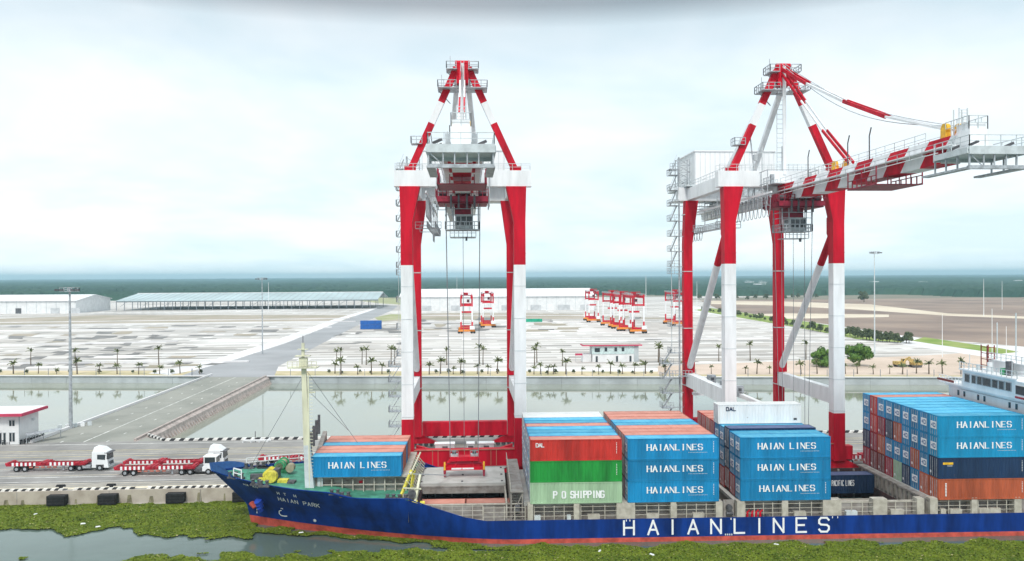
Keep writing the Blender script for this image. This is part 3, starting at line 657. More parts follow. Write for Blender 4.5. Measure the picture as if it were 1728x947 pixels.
    for z in (46.6, 52.3): b.beam((-4.2, -4.5, zz(z)), (4.2, -4.5, zz(z)), .1, .1, GALV)
    b.build('service_frame', root)
    b = MB()
    for k in range(16):
        x = rg.uniform(-3.4, 3.4); y = rg.uniform(-1.2, 9); w = rg.uniform(.2, .7); h = rg.uniform(.4, 2.0)
        if abs(x) < 1.4: x = 2.4
        b.box(x-w/2, x+w/2, y-.3, y+.3, zz(50.2+.01*k), zz(50.3+h), GALV if k % 3 else PGREY)
    for k in range(12):
        y = 3+k*3.0; b.box(-1.5, -.9, y, y+.8, zz(50.0), zz(50.4+rg.uniform(.1, 1.1)), PGREY); b.beam((-2.2, y, zz(48.6)), (-2.2, y, zz(46.9)), .1, .1, GALV)
    b.beam((-2.2, -1, zz(46.9)), (-2.2, 38, zz(46.9)), .12, .12, GALV); b.beam((-2.9, -1, zz(47.8)), (-2.9, 38, zz(47.8)), .08, .08, GALV); b.box(-2.9, -2.1, -1, 38, zz(46.75), zz(46.8), GALV)
    b.build('walkway_equipment', root)
    b = MB()      # underside walkway and cable trays along the boom
    for x in (-2.45, 2.45):
        b.beam((x, -50, zz(48.3)), (x, -4, zz(48.3)), .06, .08, WHITE); b.beam((x, -50, zz(49.3)), (x, -4, zz(49.3)), .05, .05, GALV)
        for k in range(18): y = -4.5-k*2.65; b.beam((x, y, zz(48.2)), (x, y, zz(49.3)), .05, .05, GALV)
    b.build('cable_tray', root)
    # hanging maintenance cage in red steel
    b = MB(); y0, y1 = -37.5, -30.0
    for x in (-2.9, 2.9):
        b.box(x-.08, x+.08, y0, y1, zz(46.3), zz(46.5), DRED); b.box(x-.06, x+.06, y0, y1, zz(47.4), zz(47.5), DRED)
        for k in range(7): yy = y0+(y1-y0)*k/6; b.beam((x, yy, zz(46.3)), (x, yy, zz(48.6) if k in (0, 3, 6) else zz(47.5)), .12, .12, DRED)
    b.box(-2.9, 2.9, y0, y1, zz(46.3), zz(46.4), DRED)
    for k in range(5): xx = -2.9+5.8*k/4; b.beam((xx, y0, zz(46.3)), (xx, y0, zz(47.5)), .1, .1, DRED)
    b.build('maintenance_cage', root)
    # trolley
    ty = trolley_y
    b = MB()
    for y in (ty-3.4, ty+3.4): b.box(-3.7, 3.7, y-.3, y+.3, zz(46.2), zz(47.0), DRED)
    for x in (-3.5, 3.5, -1.9, 1.9): b.box(x-.2, x+.2, ty-3.4, ty+3.4, zz(46.2), zz(46.9), DRED)
    b.box(-3.6, 3.6, ty-3.4, ty+3.4, zz(46.0), zz(46.15), DRED)
    for x in (-2.9, 2.9):
        b.box(x-.6, x+.6, ty-1.6, ty+1.6, zz(47.0), zz(48.3), DRED); b.tube((x-.5, ty-2.6, zz(47.6)), (x+.5, ty-2.6, zz(47.6)), .55, DGREY, n=12); b.tube((x-.5, ty+2.6, zz(47.6)), (x+.5, ty+2.6, zz(47.6)), .55, DGREY, n=12)
    for x in (-1.7, -.6, .6, 1.7): b.box(x-.15, x+.15, ty-3.75, ty-3.5, zz(45.2), zz(47.2), DGREY)
    b.box(-1.2, 1.2, ty-1.2, ty+1.6, zz(44.4), zz(46.0), DRED)
    b.rail([(-3.7, ty-3.7, zz(46.9)), (3.7, ty-3.7, zz(46.9))], DRED, post=.8, r=.05); b.rail([(-3.9, ty-3.7, zz(46.9)), (-3.9, ty+3.7, zz(46.9))], DRED, post=.9, r=.05)
    tr = b.build('trolley', root)
    b = MB(); cz = 42.3
    b.box(-1.1, 1.5, ty-1.5, ty+1.4, zz(cz+.1), zz(cz+2.2), PGREY); b.box(-.95, 1.35, ty-1.54, ty-1.5, zz(cz+.5), zz(cz+1.9), GLASS); b.box(-1.14, -1.1, ty-1.2, ty+.9, zz(cz+.6), zz(cz+1.9), GLASS)
    for x in (-.3, .5): b.box(x-.04, x+.04, ty-1.58, ty-1.54, zz(cz+.5), zz(cz+1.9), PGREY)
    cb = b.build('operator_cab', tr)
    b = MB()
    b.box(-2.6, 2.4, ty-1.9, ty+2.2, zz(cz-.1), zz(cz), GALV); b.rail([(-2.6, ty-1.9, zz(cz)), (2.4, ty-1.9, zz(cz)), (2.4, ty+2.2, zz(cz))], GALV, r=.06, post=.7); b.rail([(-2.6, ty-1.9, zz(cz)), (-2.6, ty+2.2, zz(cz))], GALV, r=.06, post=.7)
    b.box(-1.9, 1.9, ty-1.6, ty+1.8, zz(cz-1.2), zz(cz-1.1), GALV); b.rail([(-1.9, ty-1.6, zz(cz-1.1)), (1.9, ty-1.6, zz(cz-1.1))], GALV, r=.05, post=.6); b.beam((.5, ty-1.6, zz(cz-1.1)), (.5, ty-1.6, zz(cz-1.7)), .3, .3, DGREY)
    for x in (-2.5, 2.3, -1.4, 1.4): 
        for y in (ty-1.8, ty+2.0): b.beam((x, y, zz(cz)), (x, y, zz(46.2)), .14, .14, GALV)
    for z in (44.4, 45.3): b.beam((-2.6, ty-1.9, zz(z)), (2.4, ty-1.9, zz(z)), .1, .1, GALV); b.beam((-2.6, ty-1.9, zz(z)), (-2.6, ty+2.0, zz(z)), .1, .1, GALV)
    b.build('cab_cage', tr)
    # ropes, head block and spreader
    sz = n_rope_z; 
    b = MB()
    for x in (-2.55, 2.55):
        for dy in (-1.6, 1.6): b.tube((x, ty+dy, zz(46.0)), (x*.82, ty+dy*.4, zz(sz+2.6)), .045, ROPE, n=5, cap=False)
    b.tube((0, ty, zz(44)), (0, ty, zz(sz+2.6)), .04, ROPE, n=5, cap=False)
    b.build('hoist_ropes', tr)
    sp = MB(); 
    sp.box(-3.03, 3.03, ty-1.1, ty-.85, zz(sz), zz(sz+.45), RED); sp.box(-3.03, 3.03, ty+.85, ty+1.1, zz(sz), zz(sz+.45), RED)
    for x in (-2.9, 2.9): sp.box(x-.16, x+.16, ty-1.25, ty+1.25, zz(sz-.1), zz(sz+.5), RED)
    for x in (-2.8, -1.4, 1.4, 2.8): sp.beam((x, ty-.95, zz(sz+.45)), (x*.75, ty-.2, zz(sz+1.5)), .14, .14, RED)
    sp.box(-2.6, 2.6, ty-.75, ty-.61, zz(sz+.9), zz(sz+1.02), DRED)
    sp.box(-2.5, 2.5, ty-.6, ty+.6, zz(sz+.25), zz(sz+1.05), RED)
    sp.box(-1.9, -.4, ty-1.13, ty-1.1, zz(sz+.12), zz(sz+.36), WPAINT); sp.box(-.3, 1.4, ty-1.13, ty-1.1, zz(sz+.12), zz(sz+.36), WPAINT)
    so = sp.build('spreader', root)
    for x in (-2.9, 2.9):
        for dy in (-1.2, 1.2):
            b = MB(); b.hexa([(x-.13, ty+dy-.05, zz(sz-.9)), (x+.13, ty+dy-.05, zz(sz-.9)), (x+.13, ty+dy+.05, zz(sz-.9)), (x-.13, ty+dy+.05, zz(sz-.9)), (x-.2, ty+dy-.1, zz(sz)), (x+.2, ty+dy-.1, zz(sz)), (x+.2, ty+dy+.1, zz(sz)), (x-.2, ty+dy+.1, zz(sz))], DRED); b.build('guide_flipper', so)
        b = MB(); b.box(x-.12, x+.12, ty-1.32, ty-1.26, zz(sz+.1), zz(sz+1.3), YEL); b.build('warning_post', so)
    b = MB(); b.box(-2.1, 2.1, ty-.8, ty+.8, zz(sz+1.25), zz(sz+1.9), RED)
    for x in (-1.5, 1.5): 
        b.box(x-.5, x+.5, ty-.5, ty+.5, zz(sz+1.9), zz(sz+2.2), PGREY); b.tube((x-.3, ty, zz(sz+2.4)), (x+.3, ty, zz(sz+2.4)), .4, DGREY, n=12)
        b.rail([(x-.6, ty-.75, zz(sz+1.9)), (x+.6, ty-.75, zz(sz+1.9))], GALV, h=.9, post=.4, r=.03)
    b.build('head_block', so)
    # access tower and lift mast beside the rear left leg
    xl = -10.95
    b = MB(); b.tube((xl, G-.6, zz(3)), (xl, G-.6, zz(58.6)), .17, GALV, n=8)
    b.build('lift_mast', root)
    b = MB()
    for z0, z1, st in ((3.4, 20, 2.9), (20, 37, 5.2), (37, 58, 3.0)):
        z = z0
        while z < z1-.1:
            xa, xb = (-14.6, -12.4) if z0 < 4 else (-13.0, -11.3)
            b.box(xa, xb, G-1.6, G+.9, zz(z), zz(z+.07), GALV); b.rail([(xa, G-1.6, zz(z+.07)), (xb, G-1.6, zz(z+.07))], GALV, post=.7, r=.035); b.rail([(xa, G-1.6, zz(z+.07)), (xa, G+.9, zz(z+.07))], GALV, post=.8, r=.035)
            if st < 4:
                for yy in (G-1.2, G-.6): b.beam((xa+.2, yy, zz(z)), (xb-.2, yy, zz(z+st)), .07, .14, GALV)
                b.beam((xa+.2, G-1.2, zz(z+1)), (xb-.2, G-1.2, zz(z+st+1)), .05, .05, GALV)
            else: b.beam((xa+.4, G-1, zz(z)), (xa+.4, G-1, zz(z+st)), .3, .06, PGREY)
            b.beam((xb, G, zz(z)), (-9.9, G, zz(z)), .12, .12, GALV)
            z += st
    b.build('stair_tower', root)
    b = MB()      # lattice tower top beside the machinery house
    for x in (-11.0, -8.6):
        for y in (G, G+2): b.beam((x, y, zz(52.9)), (x, y, zz(58.4)), .14, .14, GALV)
    for k in range(4):
        z = 53+k*1.35; b.beam((-11, G, zz(z)), (-8.6, G, zz(z+1.35)), .1, .1, GALV); b.beam((-8.6, G, zz(z)), (-11, G, zz(z+1.35)), .1, .1, GALV); b.beam((-11, G, zz(z)), (-8.6, G, zz(z)), .1, .1, GALV)
    b.rail([(-12.8, G-1, zz(56.2)), (-11.2, G-1, zz(56.2))], GALV, post=.5, r=.05); b.box(-13, -11.2, G-1, G+1, zz(56.1), zz(56.2), GALV); b.build('lattice_tower', root)
    # cable festoon under the landside girder, with catwalk
    b = MB(); xf = -5.6
    b.box(xf-.8, xf-.7, G-16, G+16, zz(43.9), zz(44.0), GALV); b.box(xf+.5, xf+.6, G-16, G+16, zz(43.9), zz(44.0), GALV)
    for k in range(28): b.box(xf-.7, xf+.5, G-16+k*1.18, G-15.8+k*1.18, zz(43.92), zz(43.98), GALV)
    b.box(-8.4, -3.9, 9.6, 10.4, zz(43.7), zz(43.8), GALV); b.rail([(-8.4, 9.6, zz(43.8)), (-3.9, 9.6, zz(43.8))], GALV, r=.045, post=.9); b.rail([(xf-.8, G-16, zz(44)), (xf-.8, G+16, zz(44))], GALV, r=.045, post=1.3)
    b.rail([(xf+.6, G-16, zz(44)), (xf+.6, G+16, zz(44))], GALV, r=.045, post=1.3)
    b.beam((xf, -10, zz(48.2)), (xf, G+16, zz(48.2)), .2, .3, WHITE)
    for y in (G-15, G-8, G, G+7, G+15): b.beam((xf, y, zz(43.9)), (xf, y, zz(50.2)), .14, .14, GALV); b.beam((xf, y, zz(49.5)), (-1.6, y, zz(49.5)), .14, .14, GALV)
    b.box(-8.4, xf-.82, G-1.6, G-.9, zz(43.9), zz(44.0), GALV); b.rail([(-8.4, G-1.6, zz(44)), (xf-.82, G-1.6, zz(44))], GALV, r=.045, post=1.0)
    b.build('catwalk', root)
    b = MB()
    def loops(y0, n, dy, z0, dz, x):
        for k in range(n):
            ya = y0+k*dy; pts = [(x, ya+dy*t, zz(z0-dz*(1-(2*t-1)**4))) for t in [i/10 for i in range(11)]]
            for p, q in zip(pts, pts[1:]): b.tube(p, q, .06, GALV, n=5, cap=False)
            b.box(x-.12, x+.12, ya-.15, ya+.15, zz(z0-.1), zz(z0+.3), GALV)
    loops(-9.5, 9, 1.9, 47.5, 3.0, xf); loops(G+.5, 4, 1.9, 43.6, 1.3, xf-.4); loops(G-11, 4, 1.6, 47.6, 1.0, xf)
    b.build('cable_festoon', root)
    # lower working platform near the rear left leg
    if cx < 20: return root
    b = MB(); b.box(-9, -4.6, G-3.6, G-2.4, zz(12.0), zz(12.5), WHITE); b.beam((-8.2, G-1.2, zz(15.6)), (-2.6, 4, zz(13.2)), .8, .7, WHITE)
    for (x, y, z) in ((-6.8, 18, 14.6), (-5.6, 14, 14.0), (-4.2, 10, 13.6)):
        b.box(x-.7, x+.7, y-.6, y+.6, zz(z), zz(z+1.9), GALV); b.rail([(x-1, y-1, zz(z-.2)), (x+1, y-1, zz(z-.2))], GALV, post=.5, r=.05); b.box(x-.3, x+.3, y-.65, y-.6, zz(z+.4), zz(z+1.5), DGREY)
    b.box(-11.5, -9, G-2.5, G-.9, zz(15.5), zz(15.6), GALV); b.rail([(-13.5, G-2.5, zz(15.6)), (-9, G-2.5, zz(15.6))], GALV, post=.6, r=.05)
    b.build('service_platform', root)
    return root
CR1 = make_crane(-.45, -12.0, 'at left, spreader over the open hatch', 6.6)
CR2 = make_crane(52.9, -4.5, 'at right, boom pointing out of frame', 6.0)

# ================================================================== RTG yard cranes
def make_rtg():
    r_ = empty('yard_gantry_crane', (0, 0, 0), 0, 'x', 'crane')
    Wd, S, H = 3.4, 11.8, 23.0
    for sx in (-1, 1):
        for sy in (-1, 1):
            b = MB(); x = sx*Wd; y = sy*S
            b.box(x-.4, x+.4, y-.4, y+.4, 2.2, 7.0, RED); b.box(x-.38, x+.38, y-.38, y+.38, 7.0, 16.2, WHITE); b.box(x-.4, x+.4, y-.4, y+.4, 16.2, H, RED); b.build('leg', r_)
    for sy in (-1, 1):
        b = MB(); b.box(-Wd-1.6, Wd+1.6, sy*S-.6, sy*S+.6, 1.2, 2.4, ORANGE); b.build('sill_beam', r_)
        b = MB(); b.box(-Wd+.5, Wd-.5, sy*S-.35, sy*S+.35, 2.5, 3.6, RED); b.build('cross_tie', r_)
        b = MB(); b.box(-Wd+.5, Wd-.5, sy*S-.3, sy*S+.3, 16.4, 17.4, RED); b.build('cross_tie', r_)
        for k in (-4.6, -3.0, 3.0, 4.6):
            b = MB(); b.tube((k, sy*S-.45, .8), (k, sy*S+.45, .8), .8, BLACK, n=12); b.build('wheel', r_)
    for sx in (-1, 1):
        b = MB(); b.box(sx*2.9-.4, sx*2.9+.4, -S-2, S+2, 20.9, 22.4, RED); b.rail([(sx*3.7, -S-2, 22.4), (sx*3.7, S+2, 22.4)], PGREY, r=.08, post=3); b.build('girder', r_)
    b = MB(); b.box(-2.8, 2.8, -4, 0, 22.5, 23.1, DRED); b.box(-1.6, 1.0, -3.4, -.6, 23.1, 24.3, RED); b.rail([(-3.2, -4, 23.4), (3.2, -4, 23.4)], RED, r=.08); b.build('trolley', r_)
    b = MB(); b.box(.2, 1.7, -3.2, -1, 18.4, 20.2, DRED); b.box(.4, 1.5, -3.25, -3.2, 18.8, 19.8, GLASS); b.build('operator_cab', r_)
    b = MB(); b.box(-3, 3, -3.2, -.8, 12.0, 13.0, RED)
    for x in (-2, 2): b.tube((x, -2, 13), (x, -2, 20.5), .06, ROPE, n=4)
    b.build('spreader', r_)
    b = MB(); b.box(Wd-1.5, Wd+1.5, -S-1.9, -S-.7, 2.5, 4.6, WHITE); b.build('power_pack', r_)
    return r_
rt = make_rtg()
RT = [(787.5, 563, 0, 'nearer of the left pair'), (823, 553, 0, 'farther of the left pair'),
      (1003, 544, .0, 'alone left of the crowded group'), (1038, 553, 0, 'leftmost in the crowded group'), (1056, 559, .02, 'second from right in the crowded group'), (1076, 563, 0, 'rightmost and nearest in the crowded group'),
      (1146, 550, 0, 'behind the rear leg of the right quay crane')]
for i, (px, py, rz, lab) in enumerate(RT):
    o = rt if i == 0 else copy_tree(rt)
    p = gp(px, py, QZ); place(o, (p.x, p.y+11.8, QZ), [0, .03, -.04, .05, -.03, .04, 0][i], 'red white and orange wheeled yard crane '+lab, 'yard gantry cranes', s=.96)

# ================================================================== buildings of the yard
def cam_pt(px, D, z):
    X = (px-864)/F*D; return Vector((X*right0.x+D*fwd0.x, X*right0.y+D*fwd0.y, z))
# white warehouse, left
def warehouse(px0, px1, D, depth, eave, ridge, m_w, m_r, label, doors=()):
    p0 = cam_pt(px0, D, QZ); p1 = cam_pt(px1, D, QZ); L = p1.x-p0.x
    r_ = empty('warehouse', (p0.x, p0.y, QZ), 0, label, 'warehouse')
    b = MB(); b.poly([(0, 0, 0), (L, 0, 0), (L, 0, eave), (0, 0, eave)], m_w); b.poly([(L, depth, 0), (0, depth, 0), (0, depth, eave), (L, depth, eave)], m_w)
    for x in (0, L): b.poly([(x, 0, 0), (x, depth, 0), (x, depth, eave), (x, depth/2, ridge), (x, 0, eave)], m_w)
    n = int(L/9)
    for i in range(n+1): xx = L*i/n; b.box(xx-.2, xx+.2, -.18, -.02, 0, eave-.2, PGREY)
    b.build('wall', r_)
    b = MB(); o_ = 1.5
    for (ya, yb, za, zb) in ((-o_, depth/2, eave-.3, ridge), (depth/2, depth+o_, ridge, eave-.3)):
        b.hexa([(-o_, ya, za), (L+o_, ya, za), (L+o_, yb, zb), (-o_, yb, zb), (-o_, ya, za+.4), (L+o_, ya, za+.4), (L+o_, yb, zb+.4), (-o_, yb, zb+.4)], m_r)
    b.build('roof', r_)
    for (dx, w, h, mm) in doors:
        b = MB(); b.box(dx, dx+w, -.5, -.2, 0, h, mm); b.build('door', r_)
    return r_
SHADEG = mat('warehouse_door_grey', (.50, .52, .54), .6, scale=.2)
warehouse(-260, 118, 772, 76, 12.0, 16.6, BWALL, ROOFW, 'long white gabled warehouse at the far left edge of the yard', [(153, 5, 5, DGREY), (185, 8, 5, SHADEG), (120, 8, 5, SHADEG), (204, 8, 5, SHADEG)])
warehouse(676, 1006, 790, 80, 13.6, 20.0, BWALL, ROOFW, 'long white gabled warehouse behind the left quay crane', [(20, 9, 5, SHADEG), (48, 12, 5, SHADEG), (96, 14, 5, SHADEG), (124, 10, 5, SHADEG), (150, 12, 5, SHADEG), (172, 8, 5, SHADEG)])
# unfinished shed: roof on steel columns
p0 = cam_pt(196, 840, QZ); p1 = cam_pt(636, 846, QZ); L = p1.x-p0.x
r_ = empty('unfinished_shed', (p0.x, p0.y, QZ), 0, 'unfinished open sided shed with grey roof on bare steel columns', 'shed')
b = MB(); dp = 110
for (ya, yb, za, zb) in ((-1, dp/2, 9.4, 15.6), (dp/2, dp, 15.6, 9.4)): b.hexa([(0, ya, za), (L, ya, za), (L, yb, zb), (0, yb, zb), (0, ya, za+.4), (L, ya, za+.4), (L, yb, zb+.4), (0, yb, zb+.4)], ROOFT)
for i in range(40): x = L*i/39; b.beam((x, 0, 10), (x, dp/2, 16.1), .5, .3, WALLC)
b.beam((0, dp/2, 16.3), (L, dp/2, 16.3), 1.2, .7, WHITEC)
b.build('roof', r_)
STEEL = mat('shed_steel', (.20, .22, .25), .6)
for k in range(34):
    for j, yy in enumerate((0, dp*.5)):
        b = MB(); x = L*k/33; b.beam((x, yy, 0), (x, yy, 9.6 if j == 0 else 15), .55, .55, STEEL); b.build('column', r_)
b = MB(); b.beam((0, -.4, 8.9), (L, -.4, 8.9), .35, .9, STEEL)
for k in range(12): x = L*(k+.5)/12; b.beam((x-7, 0, 4), (x, 0, 9), .3, .3, STEEL)
b.build('eaves_truss', r_)
# office with red roof in the yard
p = gp(1000, 611.5); r_ = empty('office_building', (p.x, p.y, QZ), 0, 'two storey white and pale teal office with thin flat red roof in the yard', 'office')
TEALW = mat('teal_wall', (.50, .62, .62), .6)
b = MB(); b.box(0, 17.6, 0, 6, 0, 3.1, BWALL); b.box(-.2, 17.6, -.2, 6, 3.1, 6.2, TEALW); b.box(-3.6, -.25, 1.5, 6, 0, 3.0, BWALL); b.box(16.0, 17.7, -.25, 6.05, .1, 6.1, WALLC); b.build('wall', r_)
b = MB(); b.box(-3.9, 19, -1.0, 6.2, 6.2, 6.65, ROOFR); b.box(-3.6, 18.7, -.7, 6.0, 6.65, 6.7, PINKB); b.build('roof', r_)
for x, z in ((.8, 4.0), (1.8, 4.0), (4.6, 4.2), (8.4, 4.2), (11.2, 4.2)): b = MB(); b.box(x, x+1.0, -.26, -.2, z-.1, z+1.4, GLASS); b.build('window', r_)
for x in (1.2, 9.0, 14.2): b = MB(); b.box(x, x+.8, -.06, 0, .1, 2.3, GLASS); b.build('door', r_)
b = MB(); b.box(-6.6, -3.8, .6, .7, 2.6, 3.4, ROOFR); b.beam((-6.4, .7, 0), (-6.4, .7, 2.6), .12, .12, GALV); b.beam((-4, .7, 0), (-4, .7, 2.6), .12, .12, GALV); b.build('sign_board', r_)
# small quay office at the left edge
p = gp(33, 750); r_ = empty('quay_office', (p.x, p.y, QZ), 0, 'white two storey quay office with magenta red roof edge at left', 'office')
b = MB(); b.box(-22, 0, 0, 7.4, 0, 5.75, BWALL); b.box(-.12, .03, -.04, .12, .1, 5.7, WALLC); b.build('wall', r_)
b = MB(); b.box(-24, 1.3, -1.5, 8.8, 5.8, 6.35, ROOFR); b.box(-24, 1.0, -1.2, 8.5, 6.35, 6.42, ROOFW)
b.build('roof', r_)
for x, z, h in ((-1.95, 3.7, 1.1), (-1.35, 3.7, 1.1), (-1.95, .6, 1.7), (-1.35, .6, 1.7), (-3.9, .2, 2.1), (-3.1, .2, 2.1)):
    b = MB(); b.box(x, x+.42, -.06, -.003, z, z+h, GLASS); fr = b.build('window', r_); b = MB(); b.box(x-.06, x+.48, -.14, -.003, z+h+.01, z+h+.12, WALLC); b.build('lintel', fr)
b = MB(); b.box(.003, .4, 4.6, 5.4, 4.0, 4.4, PGREY); b.build('air_conditioner', r_)
# grey parking canopy and motorbikes
p = gp(36, 750); r_ = empty('bike_canopy', (p.x, p.y, QZ), 0, 'grey low canopy roof sheltering motorbikes beside the quay office', 'canopy')
b = MB(); b.hexa([(.4, .6, 2.0), (1.5, -.6, 1.8), (5.3, 5.4, 1.8), (4.2, 6.8, 2.0), (.4, .6, 2.06), (1.5, -.6, 1.86), (5.3, 5.4, 1.86), (4.2, 6.8, 2.06)], GALV); b.build('roof', r_)
for x, y in ((.9, .2), (2.8, 3.0), (4.8, 6.0)): b = MB(); b.tube((x, y, 0), (x, y, 1.9), .06, GALV); b.build('post', r_)
def motorbike():
    r_ = empty('motorbike', (0, 0, 0), 0, 'x', 'motorbike')
    b = MB(); b.beam((0, -.45, .62), (0, .35, .58), .28, .26, DGREY); b.beam((0, .35, .5), (0, .62, .98), .12, .1, DGREY); b.beam((-.34, .6, 1.0), (.34, .6, 1.0), .05, .05, GALV); b.build('body', r_)
    b = MB(); b.beam((0, -.7, .82), (0, .05, .78), .26, .12, BLACK); b.build('seat', r_)
    for y in (-.62, .62): b = MB(); b.tube((-.06, y, .29), (.06, y, .29), .29, BLACK, n=12); b.build('wheel', r_)
    return r_
mo = motorbike(); k = 0
for (px, py) in ((2, 749.5), (6, 749.5), (10, 749.5), (14, 749), (18, 749), (22, 748.5), (36, 749), (42, 748.5), (48, 747), (53, 745.5), (58, 744), (63, 742.5), (68, 741), (73, 739)):
    o = mo if k == 0 else copy_tree(mo); p = gp(px, py); place(o, (p.x, p.y, QZ), R(15+random.uniform(-6, 6)), 'small dark motorbike parked in the row in front of the white quay office', 'motorbikes parked by the quay office'); k += 1

# tall lighting masts and lamp posts
def mast(px, py, h, label, big=True, r0=.35, mtl=GALV, g=None, D=None):
    p = gp(px, py) if D is None else cam_pt(px, D, QZ)
    r_ = empty('lighting_mast' if big else 'lamp_post', (p.x, p.y, QZ), 0, label, 'mast' if big else 'lamp post', g)
    b = MB(); b.tube((0, 0, 0), (0, 0, h), r0, mtl, r1=r0*.45, n=10); b.build('pole', r_)
    if big:
        b = MB(); b.box(-1.7, 1.7, -1.0, 1.0, h-1.0, h-.9, GALV); b.rail([(-1.7, -1, h-.9), (1.7, -1, h-.9), (1.7, 1, h-.9), (-1.7, 1, h-.9)], GALV, h=.8, r=.05, post=.8); b.build('platform', r_)
        for x in (-2.2, -1.2, 1.2, 2.2): b = MB(); b.box(x-.35, x+.35, -1.5, -1.0, h-.8, h-.4, DGREY); b.build('floodlight', r_)
    return r_
mast(119.5, 723, 31.2, 'tall grey floodlight mast standing at the left edge of the causeway', r0=.42)
mast(443, 598, 33.0, 'tall floodlight mast in the yard left of the road, behind the ship mast', r0=.3)
mast(1476, 598, 42.5, 'tall slim floodlight mast in front of the green median at right', True, .3, PGREY)
for (px, D, h, lab) in ((1660, 640, 29, 'tall plain white pole on the bare field near the right edge'), (1691, 760, 26, 'slim white pole standing behind and right of the tall field pole'), (453, 800, 28, 'slim pale pole rising behind the open shed roof'), (771, 900, 33, 'slim pale pole behind the white warehouse, above the left yard cranes'), (1090, 700, 33, 'slim pale pole just right of the crowded yard cranes'), (1176, 760, 27, 'slim pale pole just right of the rear left leg of the right crane'), (1590, 330, 17, 'short grey pole beside the curving road at right'), (1698, 300, 14, 'short grey pole left of the bridge, leaning crane behind it'), (1674, 262, 22, 'pale pole standing behind the ship bridge')):
    mast(px, 0, h, lab, False, .26 if D > 500 else .16, WHITE, None, D)

# yard containers and machines
def simple_container(p, L, m_, label):
    b = MB(); W_, H_ = 2.44, 2.7
    r_ = empty('shipping_container', (p.x, p.y, QZ), 0, label, 'container')
    b.box(0, L, 0, W_, .1, H_, m_)
    for i in range(int(L/.6)): b.box(.3+i*.6, .5+i*.6, -.05, -.003, .3, H_-.2, m_)
    b.build('body', r_)
    return r_
for j, (dz, lab) in enumerate(((0, 'lower'), (2.75, 'upper'))):
    o = simple_container(gp(608, 556), 13.2, mat('yard_blue', (.01, .11, .42), .5, scale=.6), lab+' of two bright blue containers stacked alone beside the yard road'); o.location.z += dz
o = simple_container(gp(886, 545), 12.2, mat('yard_green', (.01, .36, .22), .5, scale=.6), 'single sea green container lying alone in the yard right of the left crane'); 

# ================================================================== palms and trees
def palm_proto(h, n, seed, droop=.6):
    rg = random.Random(seed); r_ = empty('palm_tree', (0, 0, 0), 0, 'x', 'palm tree')
    b = MB(); lean = rg.uniform(-.25, .25); pts = [(lean*(i/5)**2, 0, h*i/5) for i in range(6)]
    for i in range(5): b.tube(pts[i], pts[i+1], .22-.02*i, TRUNK, r1=.22-.02*(i+1), n=7, cap=False)
    b.build('trunk', r_)
    b = MB(); top = Vector(pts[-1])
    for k in range(n):
        a = rg.uniform(0, 6.283); L = rg.uniform(1.3, 2.1); e = rg.uniform(.2, 1.35); prev = top; d = Vector((math.cos(a)*math.cos(e), math.sin(a)*math.cos(e), math.sin(e)))
        side = Vector((-math.sin(a), math.cos(a), 0))
        for s_ in range(5):
            nx = prev+d*L/5; w = .34*(1-abs(s_-1.5)/4.2)
            for sg in (-1, 1): b.poly([prev, nx, nx+side*sg*w*.85+Vector((0, 0, -.22)), prev+side*sg*w+Vector((0, 0, -.2))], PALM)
            prev = nx; d = (d+Vector((0, 0, -droop*.45))).normalized()
    b.build('crown', r_)
    return r_
PV = [palm_proto(3.0, 13, 1), palm_proto(3.8, 17, 2, .7), palm_proto(2.5, 10, 3, .4), palm_proto(5.6, 12, 4, .6)]
used = [False]*4
def put_palm(v, px, py, s, label, group):
    global used
    if used[v]: o = copy_tree(PV[v])
    else: o = PV[v]; used[v] = True
    p = gp(px, py); place(o, (p.x, p.y, QZ), random.uniform(0, 6.28), label, group, s)
def where(px): return 'left of the causeway' if px < 400 else 'between causeway and left crane' if px < 690 else 'framed by the left crane' if px < 880 else 'between the two cranes' if px < 1160 else 'framed by the right crane' if px < 1410 else 'right of the right crane'
LAB1 = 'small young palm by the far pond wall, '
xs = [28, 63, 97, 131, 166, 203, 237, 272, 306, 342, 560, 580, 602, 625, 648, 720, 741, 760, 776, 801, 822, 845, 906, 911, 931, 936, 957, 979, 1005, 1025, 1047, 1069, 1094, 1117, 1118, 1151, 1206, 1257, 1279, 1304, 1350, 1374, 1398, 1424, 1446, 1472, 1496, 1520, 1546, 1571, 1592, 1617]
for i, x in enumerate(xs):
    if 350 < x < 470: continue
    put_palm((0, 1, 2, 1, 0)[i % 5], x+random.uniform(-6, 6), 631.5+random.uniform(-1.2, .8), random.uniform(.6, 1.25), LAB1+where(x), 'palms along the far pond wall, '+where(x))
LAB2 = 'taller thin palm across the perimeter road, '
for x, y in ((52, 617), (127, 618), (198, 616), (268, 616), (568, 616), (575, 615), (611, 615), (618, 616), (660, 617), (666, 616), (754, 616), (809, 615), (815, 616), (902, 617), (949, 618), (906, 612), (1111, 612), (1113, 617), (1213, 610), (1266, 609), (1360, 607)):
    put_palm(3, x, y, random.uniform(.9, 1.15), LAB2+where(x), 'taller palms across the road, '+where(x))
for i in range(4):
    if not used[i]: put_palm(i, 700, 631, 1, LAB1, 'palms along the far pond wall')
